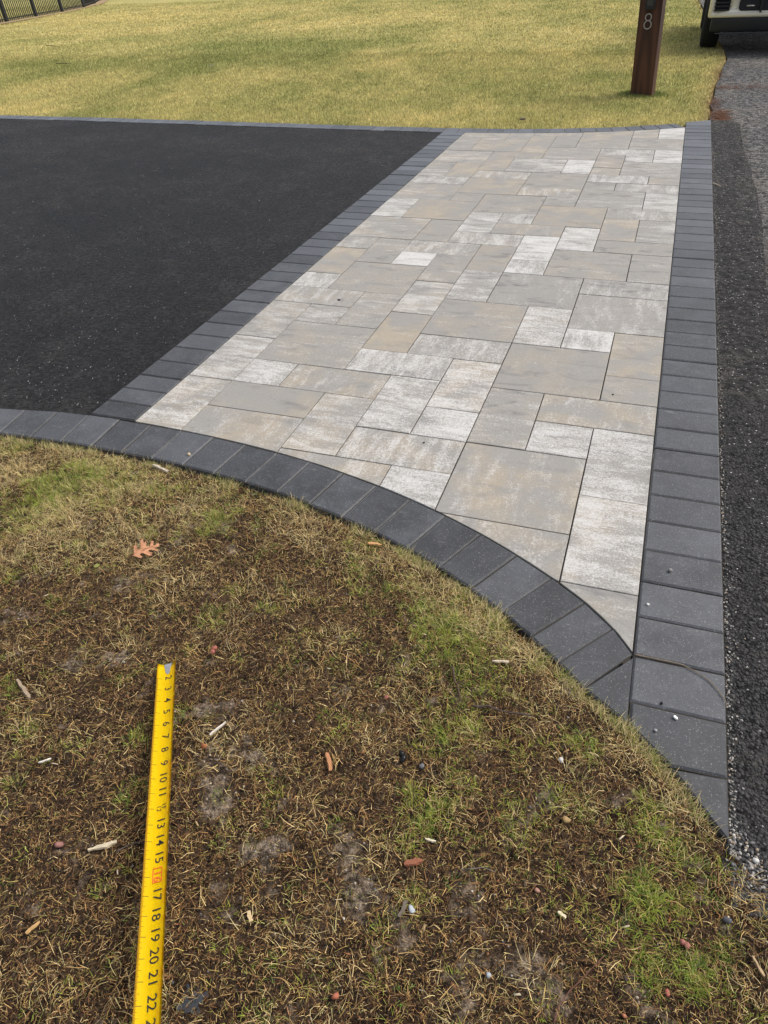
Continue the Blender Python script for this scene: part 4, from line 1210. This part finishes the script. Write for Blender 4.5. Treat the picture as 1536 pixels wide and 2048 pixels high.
# ------------------------------------------------------------------ tape measure
INCH = None
def tape_measure():
    p0 = W(3.735, 4.205, .010); p1 = W(5.76, .838, .085)
    d = p1 - p0
    n_tip, n_end = .55, 22.75
    inch = d.length / (n_end - n_tip)
    ax = d.normalized()
    side = Vector((0, 0, 1)).cross(ax).normalized()      # points to the right of travel reversed
    upv = ax.cross(side).normalized()
    if upv.z < 0: upv = -upv
    # x: across (to picture right), y: along the blade away from the tip, z: up
    xr = ax.cross(upv).normalized()
    # picture right of the blade is the direction of larger u for constant v
    if xr.x < 0: xr = -xr
    root = empty('tape_measure', p0)
    Mx = Matrix((xr, ax, upv)).transposed().to_4x4()
    root.matrix_world = Matrix.Translation(p0) @ Mx
    flip = -1 if xr.cross(ax).dot(upv) < 0 else 1
    Wd = inch * 1.22
    def prof(x): return .0085 * (2 * x / Wd) ** 2          # cupped section
    y_end = inch * 24.9
    def bend(x, y, e=0.0): return (x, y, prof(x) + e - .0)
    bm = bmesh.new()
    nx, ny = 10, 60
    V_ = [[bm.verts.new(bend((i / nx - .5) * Wd, j / ny * y_end + ((.010 * (.5 - abs(i / nx - .42))) if j == 0 else 0))) for i in range(nx + 1)] for j in range(ny + 1)]
    for j in range(ny):
        for i in range(nx):
            bm.faces.new((V_[j][i], V_[j][i + 1], V_[j + 1][i + 1], V_[j + 1][i]))
    bmesh.ops.solidify(bm, geom=bm.faces[:], thickness=.0006)
    t = NT('yellow_tape_paint')
    p = t.n('ShaderNodeTexCoord').outputs['Object']
    sx = t.n('ShaderNodeSeparateXYZ'); t.t.links.new(p, sx.inputs[0])
    st = t.math('MULTIPLY', t.ramp(sx.outputs[0], Wd * .18, Wd * .46), t.ramp(t.noise(p, 38, 4, .6), .40, .62))
    st2 = t.math('MULTIPLY', t.ramp(t.math('MULTIPLY', sx.outputs[0], -1.0), Wd * .36, Wd * .5), .55)
    c = t.mix(t.math('MAXIMUM', t.math('MULTIPLY', st, .7), st2), (.95, .69, .002), (.86, .40, .005))
    c = t.mix(t.math('MULTIPLY', t.ramp(t.noise(p, 190, 4, .7), .58, .75), .25), c, (.40, .27, .02))
    paint = t.out(c, .38, None, None, .22)
    blade = mobj('tape_blade', bm_mesh(bm, 'tape_blade', True), paint, root)
    ink = simple('black_ink', (.022, .020, .014), .6, vary=.3, scale=300)
    red = simple('red_ink', (.70, .10, .015), .6)
    # graduation marks along the left edge
    bm = bmesh.new()
    def mark(y, x0, x1, w):
        k_ = 4
        prev = None
        for i in range(k_ + 1):
            x = x0 + (x1 - x0) * i / k_
            a = bm.verts.new(bend(x, y - w / 2, .00075)); b = bm.verts.new(bend(x, y + w / 2, .00075))
            if prev: bm.faces.new((prev[0], a, b, prev[1]))
            prev = (a, b)
    for s in range(16 * 2, 16 * 24):
        y = (s / 16 - n_tip) * inch
        l = .42 if s % 16 == 0 else (.26 if s % 8 == 0 else (.18 if s % 4 == 0 else .11))
        mark(y, -Wd / 2 * .985, -Wd / 2 * .985 + Wd * l * .62, inch * (.022 if s % 16 == 0 else .014))
    grad = mobj('graduation_marks', bm_mesh(bm, 'graduation_marks'), ink, blade)
    # figures: read from the right hand side, heads towards +x
    def figure(txt, num, size, mat, xoff=0.0, name='figure', extrude=0):
        cu = bpy.data.curves.new('fig', 'FONT')
        cu.body = txt; cu.size = size; cu.align_x = 'CENTER'; cu.align_y = 'CENTER'; cu.resolution_u = 3
        cu.offset = size * .004
        tmp = bpy.data.objects.new('fig', cu)
        col.objects.link(tmp)
        dg = bpy.context.evaluated_depsgraph_get()
        me = bpy.data.meshes.new_from_object(tmp.evaluated_get(dg))
        bpy.data.objects.remove(tmp)
        yc = (num - n_tip) * inch
        for v_ in me.vertices:
            a, b = v_.co.x, v_.co.y            # text right, text up
            x = xoff + b * .82
            y = yc + a * 1.0
            v_.co = bend(x, y, .0008)
        me.name = name
        me.materials.clear()
        return mobj(name, me, mat, blade)
    fs = inch * .74
    for k_ in range(2, 25):
        if k_ == 16:
            figure('16', k_, fs * .85, red, Wd * .06)
            bmr = bmesh.new()
            y0, y1 = (15.55 - n_tip) * inch, (16.35 - n_tip) * inch
            x0, x1 = -Wd * .13, Wd * .27
            w = inch * .045
            for (a, b, c_, d_) in ((x0, x1, y0, y0 + w), (x0, x1, y1 - w, y1), (x0, x0 + w, y0 + w, y1 - w), (x1 - w, x1, y0 + w, y1 - w)):
                bmr.faces.new([bmr.verts.new(bend(*q, .0007)) for q in ((a, c_), (b, c_), (b, d_), (a, d_))])
            mobj('stud_frame', bm_mesh(bmr, 'stud_frame'), red, blade)
        elif k_ == 12:
            figure('12', k_, fs * .55, ink, -Wd * .02)
            figure('1F', k_ - .08, fs * .55, ink, Wd * .20)
        else:
            figure(str(k_), k_ - .05, fs, ink, Wd * .10)
    # bare metal where the end hook was riveted
    bm = bmesh.new()
    pr = [(-.10, .10), (-.13, .28), (-.09, .55), (-.06, .95), (.0, 1.22), (.09, 1.22), (.14, .95), (.15, .6), (.20, .28), (.24, .12)]
    half = len(pr) // 2
    L_ = [bm.verts.new(bend(a * Wd * 1.25, b * inch * .85, .0007)) for a, b in pr[:half]]
    Rr = [bm.verts.new(bend(a * Wd * 1.25, b * inch * .85, .0007)) for a, b in pr[half:]][::-1]
    for i in range(half - 1):
        bm.faces.new((L_[i], Rr[i], Rr[i + 1], L_[i + 1]))
    mobj('bare_metal_end', bm_mesh(bm, 'bare_metal_end'), simple('worn_steel', (.46, .46, .47), .40, .7, .5, .5, 120), blade)
    # case lying on the ground just below the picture
    yl = y_end
    bm = bmesh.new()
    box_bm(bm, -Wd * .62, Wd * .62, yl - .012, yl + .105, -.030, .068, .018, 4)
    case = mobj('case', bm_mesh(bm, 'case', True), simple('case_yellow', (.80, .50, .01), .45), root)
    bm = bmesh.new()
    box_bm(bm, -Wd * .66, Wd * .66, yl + .004, yl + .09, -.012, .050, .016, 4)
    mobj('grip', bm_mesh(bm, 'grip', True), MAT['black'], case)
    return tag(root, 'bright yellow steel tape measure laid out on the front lawn', 'tape measure')
tape_measure()

# ------------------------------------------------------------------ house number post
LEAN = .040
def number_post():
    root = empty('number_post', W(6.80, 44.15, -.02))
    w, dpt, H = .242, .225, 1.36
    root.rotation_euler = (0, -LEAN, R(-7.0))
    bm = bmesh.new()
    box_bm(bm, -w / 2, w / 2, -dpt / 2, dpt / 2, -.10, H, .006, 2)
    mobj('post_shaft', bm_mesh(bm, 'post_shaft'), MAT['post'], root)
    cap = box('post_cap', MAT['post'], root, -w / 2 - .02, w / 2 + .02, -dpt / 2 - .02, dpt / 2 + .02, H + .001, H + .04, .008)
    # numeral: two rings
    bm = bmesh.new()
    def ring(cx, cz, r, t_):
        seg = 36
        vs_ = []
        for i in range(seg):
            a = 2 * math.pi * i / seg
            q = []
            for rr_, yy in ((r - t_, 0), (r + t_, 0), (r + t_, -.008), (r - t_, -.008)):
                q.append(bm.verts.new((cx + rr_ * math.cos(a), yy, cz + rr_ * math.sin(a))))
            vs_.append(q)
        for i in range(seg):
            A, B = vs_[i], vs_[(i + 1) % seg]
            for s in range(4):
                bm.faces.new((A[s], B[s], B[(s + 1) % 4], A[(s + 1) % 4]))
    ring(0, .035, .038, .0045)
    ring(0, .1045, .031, .0045)
    o = mobj('numeral', bm_mesh(bm, 'numeral'), MAT['steel'], root)
    o.location = (-.012, -dpt / 2 - .002, .680)
    o['label'] = 'steel numeral 8 on the post front'
    # dark lantern box above the numeral
    lan = box('lantern', MAT['black'], root, -.055, .048, -dpt / 2 - .05, -dpt / 2 - .001, .852, 1.14, .008)
    box('lantern_lens', simple('smoked_glass', (.05, .055, .055), .12, 0, .6), lan, -.036, .030, -dpt / 2 - .054, -dpt / 2 - .049, .885, 1.10, .002)
    return tag(root, 'dark brown stained timber post with steel number 8 on the back lawn', 'post')
number_post()

# ------------------------------------------------------------------ fence
def fence():
    base = [(-78.1, 82.4), (-79.7, 90.4), (-81.3, 98.4), (-82.9, 106.4), (-84.5, 114.4), (-87.2, 123.4), (-91.6, 132.2), (-97.0, 141.2), (-102.5, 150), (-108, 159)]
    root = empty('metal_fence', W(*base[0], -.02))
    o0 = root.location.copy()
    H = 1.25
    lean = Vector((-.055, -.01, 1.0)).normalized()
    def stick(name, p, h0, h1, s):
        bm = bmesh.new()
        a = p + lean * h0; b = p + lean * h1
        vs_ = []
        for c_ in (a, b):
            for dx, dy in ((-s, -s), (s, -s), (s, s), (-s, s)):
                vs_.append(bm.verts.new(c_ + Vector((dx, dy, 0)) - o0))
        for f in ((0, 1, 5, 4), (1, 2, 6, 5), (2, 3, 7, 6), (3, 0, 4, 7), (4, 5, 6, 7), (3, 2, 1, 0)):
            bm.faces.new([vs_[i] for i in f])
        return mobj(name, bm_mesh(bm, name), MAT['fence'], root)
    def rail(p, q, h, s):
        bm = bmesh.new()
        d = (q - p).normalized(); n_ = Vector((-d.y, d.x, 0)).normalized() * s
        vs_ = []
        for c_ in (p + lean * h, q + lean * h):
            for a, z in ((-1, -s), (1, -s), (1, s), (-1, s)):
                vs_.append(bm.verts.new(c_ + n_ * a + Vector((0, 0, z)) - o0))
        for f in ((0, 1, 5, 4), (1, 2, 6, 5), (2, 3, 7, 6), (3, 0, 4, 7), (4, 5, 6, 7), (3, 2, 1, 0)):
            bm.faces.new([vs_[i] for i in f])
        return mobj('rail', bm_mesh(bm, 'rail'), MAT['fence'], root)
    pts = [W(u, v, -.02) for u, v in base]
    for p in pts: stick('fence_post', p, -.1, H + .06, .042)
    for p, q in zip(pts[:-1], pts[1:]):
        for h in (.10, .95, H - .03): rail(p, q, h, .014)
        n_ = 16
        for i in range(1, n_):
            stick('picket', p.lerp(q, i / n_), .04, H, .0105)
    return tag(root, 'black metal picket fence at the far left of the back lawn', 'fence')
fence()
# strip of bare tan soil at the fence foot
fs_pts = [(-77.0, 82.4), (-79.9, 98.4), (-83.0, 114.4), (-89.6, 132.2), (-100.4, 150), (-103.6, 150), (-92.6, 132.2), (-85.4, 114.4), (-82.2, 98.4), (-79.2, 82.4)]
bm = bmesh.new()
bm.faces.new([bm.verts.new(W(u + random.uniform(-.3, .3), v, .012)) for u, v in fs_pts])
bmesh.ops.triangulate(bm, faces=bm.faces[:])
o = mobj('soil_strip', bm_mesh(bm, 'soil_strip'), simple('tan_soil', (.34, .24, .13), .95, vary=.4, scale=12))
tag(o, kind='structure')

# ------------------------------------------------------------------ parked truck, nose towards the camera
def truck():
    root = empty('parked_truck', W(13.62, 59.55, -.016))
    paint_t = NT('silver_olive_paint')
    paint_t.out((.70, .66, .54), .30, None, .25, .5)
    paint_t.b.inputs['Coat Weight'].default_value = .6
    paint = paint_t.m
    blk = simple('textured_black_trim', (.014, .015, .018), .55)
    gls = simple('dark_car_glass', (.02, .025, .028), .06, 0, .7)
    chrome = simple('chrome_trim', (.75, .75, .75), .12, 1.0)
    rub = simple('tyre_rubber', (.014, .014, .014), .85)
    hw = .935
    # bumper with cut openings
    def cutter(x0, x1, z0, z1, bev):
        bmc = bmesh.new()
        box_bm(bmc, x0, x1, -.30, .22, z0, z1, bev, 3)
        c_ = bpy.data.objects.new('cut', bm_mesh(bmc, 'cut'))
        col.objects.link(c_); c_.parent = root
        return c_
    bm = bmesh.new()
    box_bm(bm, -hw, hw, 0, .30, .455, .84, .024, 3)
    # sweep the corners back
    for v_ in bm.verts:
        t = max(0, abs(v_.co.x) - .45) / .485
        v_.co.y += .14 * t * t
    tmp = mobj('bumper_tmp', bm_mesh(bm, 'bumper', True), paint, root)
    cuts = [cutter(-.862, -.660, .540, .785, .045), cutter(.660, .862, .540, .785, .045), cutter(-.54, .54, .535, .685, .045)]
    for c_ in cuts:
        md = tmp.modifiers.new('b', 'BOOLEAN'); md.operation = 'DIFFERENCE'; md.object = c_; md.solver = 'EXACT'
    dg = bpy.context.evaluated_depsgraph_get()
    me = bpy.data.meshes.new_from_object(tmp.evaluated_get(dg))
    bpy.data.objects.remove(tmp)
    for c_ in cuts: bpy.data.objects.remove(c_)
    me.name = 'bumper'
    bumper = mobj('bumper', me, paint, root)
    for s in (-1, 1):
        vent = box('corner_vent', blk, bumper, s * .7615 - .112, s * .7615 + .112, .17, .19, .51, .79, .004)
        for i in range(5):
            zc = .555 + i * .044
            box('vent_slat', blk, vent, s * .7615 - .103, s * .7615 + .103, .10, .171, zc - .012, zc + .010, .003)
    intake = box('intake_panel', blk, bumper, -.545, .545, .16, .18, .51, .69, .003)
    for s in (-1, 1):
        hook = tube_mesh('tow_hook', [(s * .385 - .05, .10, .600), (s * .385 - .045, .06, .600), (s * .385, .045, .602), (s * .385 + .045, .06, .600), (s * .385 + .05, .10, .600)], [.011] * 5, 8)
        mobj('tow_hook', hook, MAT['steel'], bumper)
        box('intake_bar', blk, bumper, s * .24 - .014, s * .24 + .014, .055, .159, .522, .673, .004)
    # lower skirt
    bm = bmesh.new()
    box_bm(bm, -.875, .875, .035, .26, .275, .458, .022, 3)
    for v_ in bm.verts:
        t = max(0, abs(v_.co.x) - .45) / .485
        v_.co.y += .14 * t * t
        if v_.co.z < .36: v_.co.y += .03
    skirt = mobj('skirt', bm_mesh(bm, 'skirt', True), blk, root)
    box('skid_lip', simple('dark_grey_lip', (.04, .042, .048), .45), skirt, -.80, .80, .075, .12, .262, .274, .003)
    # body: fenders, hood, cabin
    bm = bmesh.new()
    prof = [(.13, .842), (.13, 1.10), (.22, 1.16), (1.25, 1.22), (1.85, 1.80), (3.35, 1.83), (4.35, 1.72), (4.45, 1.05), (4.45, .50), (.36, .50)]
    for s in (-1, 1):
        pass
    rows = []
    for s, ins in ((-1, 0), (1, 0)):
        row = []
        for y, z in prof:
            wdt = hw - .01 - (.20 if z > 1.5 else (.03 if z > 1.0 else 0))
            row.append(bm.verts.new((s * wdt, y, z)))
        rows.append(row)
    n_ = len(prof)
    for i in range(n_):
        j = (i + 1) % n_
        bm.faces.new((rows[0][i], rows[0][j], rows[1][j], rows[1][i]))
    bm.faces.new(rows[0][::-1]); bm.faces.new(rows[1])
    bmesh.ops.recalc_face_normals(bm, faces=bm.faces[:])
    bmesh.ops.bevel(bm, geom=bm.edges[:], offset=.04, segments=3, affect='EDGES', profile=.5)
    body = bm_mesh(bm, 'body', True)
    tb = mobj('body_tmp', body, paint, root)
    arches = []
    for y in (.98, 3.65):
        bmc = bmesh.new()
        bmesh.ops.create_cone(bmc, cap_ends=True, segments=40, radius1=.46, radius2=.46, depth=2.4, matrix=Matrix.Translation((0, y, .40)) @ Matrix.Rotation(R(90), 4, 'Y'))
        c_ = bpy.data.objects.new('cut', bm_mesh(bmc, 'cut')); col.objects.link(c_); c_.parent = root
        md = tb.modifiers.new('b', 'BOOLEAN'); md.object = c_; md.operation = 'DIFFERENCE'; md.solver = 'EXACT'
        arches.append(c_)
    dg = bpy.context.evaluated_depsgraph_get()
    me = bpy.data.meshes.new_from_object(tb.evaluated_get(dg))
    bpy.data.objects.remove(tb)
    for c_ in arches: bpy.data.objects.remove(c_)
    me.name = 'body'
    mobj('body', me, paint, root)
    box('underbody', blk, root, -.60, .60, .40, 4.2, .30, .56, .02)
    gp_ = box('grille', blk, root, -.62, .62, .105, .16, .86, 1.07, .012)
    for i in range(4): box('grille_bar', chrome, gp_, -.60, .60, .095, .112, .885 + i * .05, .897 + i * .05, .002)
    for s in (-1, 1):
        hl = box('headlight', simple('headlight_glass', (.6, .62, .64), .08, .2, .6), root, s * .765 - .115, s * .765 + .115, .09, .17, .88, 1.06, .02)
    for (y0, z0, y1, z1) in ((1.30, 1.27, 1.81, 1.76),):
        bmw = bmesh.new()
        nrm = Vector((0, -(z1 - z0), (y1 - y0))).normalized() * .006
        q = [Vector((-.78, y0, z0)), Vector((.78, y0, z0)), Vector((.67, y1, z1)), Vector((-.67, y1, z1))]
        bmw.faces.new([bmw.verts.new(a + nrm) for a in q])
        mobj('windscreen', bm_mesh(bmw, 'windscreen'), gls, root)
    # wheels
    def wheel(x, y):
        bmw = bmesh.new()
        sec = [(-.13, .26), (-.132, .33), (-.118, .375), (-.09, .395), (.09, .395), (.118, .375), (.132, .33), (.13, .26)]
        seg = 40
        ring_ = []
        for i in range(seg):
            a = 2 * math.pi * i / seg
            ring_.append([bmw.verts.new((dx, r_ * math.cos(a), r_ * math.sin(a))) for dx, r_ in sec])
        for i in range(seg):
            A, B = ring_[i], ring_[(i + 1) % seg]
            for s in range(len(sec)):
                t = (s + 1) % len(sec)
                bmw.faces.new((A[s], A[t], B[t], B[s]))
        wh = mobj('wheel', bm_mesh(bmw, 'tyre', True), rub, root)
        wh.location = (x, y, .388)
        bmr = bmesh.new()
        bmesh.ops.create_cone(bmr, cap_ends=True, segments=32, radius1=.262, radius2=.25, depth=.16, matrix=Matrix.Rotation(R(90), 4, 'Y'))
        rim = mobj('rim', bm_mesh(bmr, 'rim'), simple('grey_alloy', (.30, .30, .31), .35, .9), wh)
        sgn = -1 if x < 0 else 1
        for i in range(6):
            a = i * math.pi / 3
            bms = bmesh.new()
            box_bm(bms, -.018, .018, -.022, .022, .05, .24, .006)
            sp_ = mobj('spoke', bm_mesh(bms, 'spoke'), chrome, wh)
            sp_.location = (sgn * .098, 0, 0); sp_.rotation_euler = (a, 0, 0)
    for x in (-.84, .84):
        for y in (.98, 3.65): wheel(x, y)
    return tag(root, 'silver truck parked on the old road with its nose towards us', 'truck')
truck()
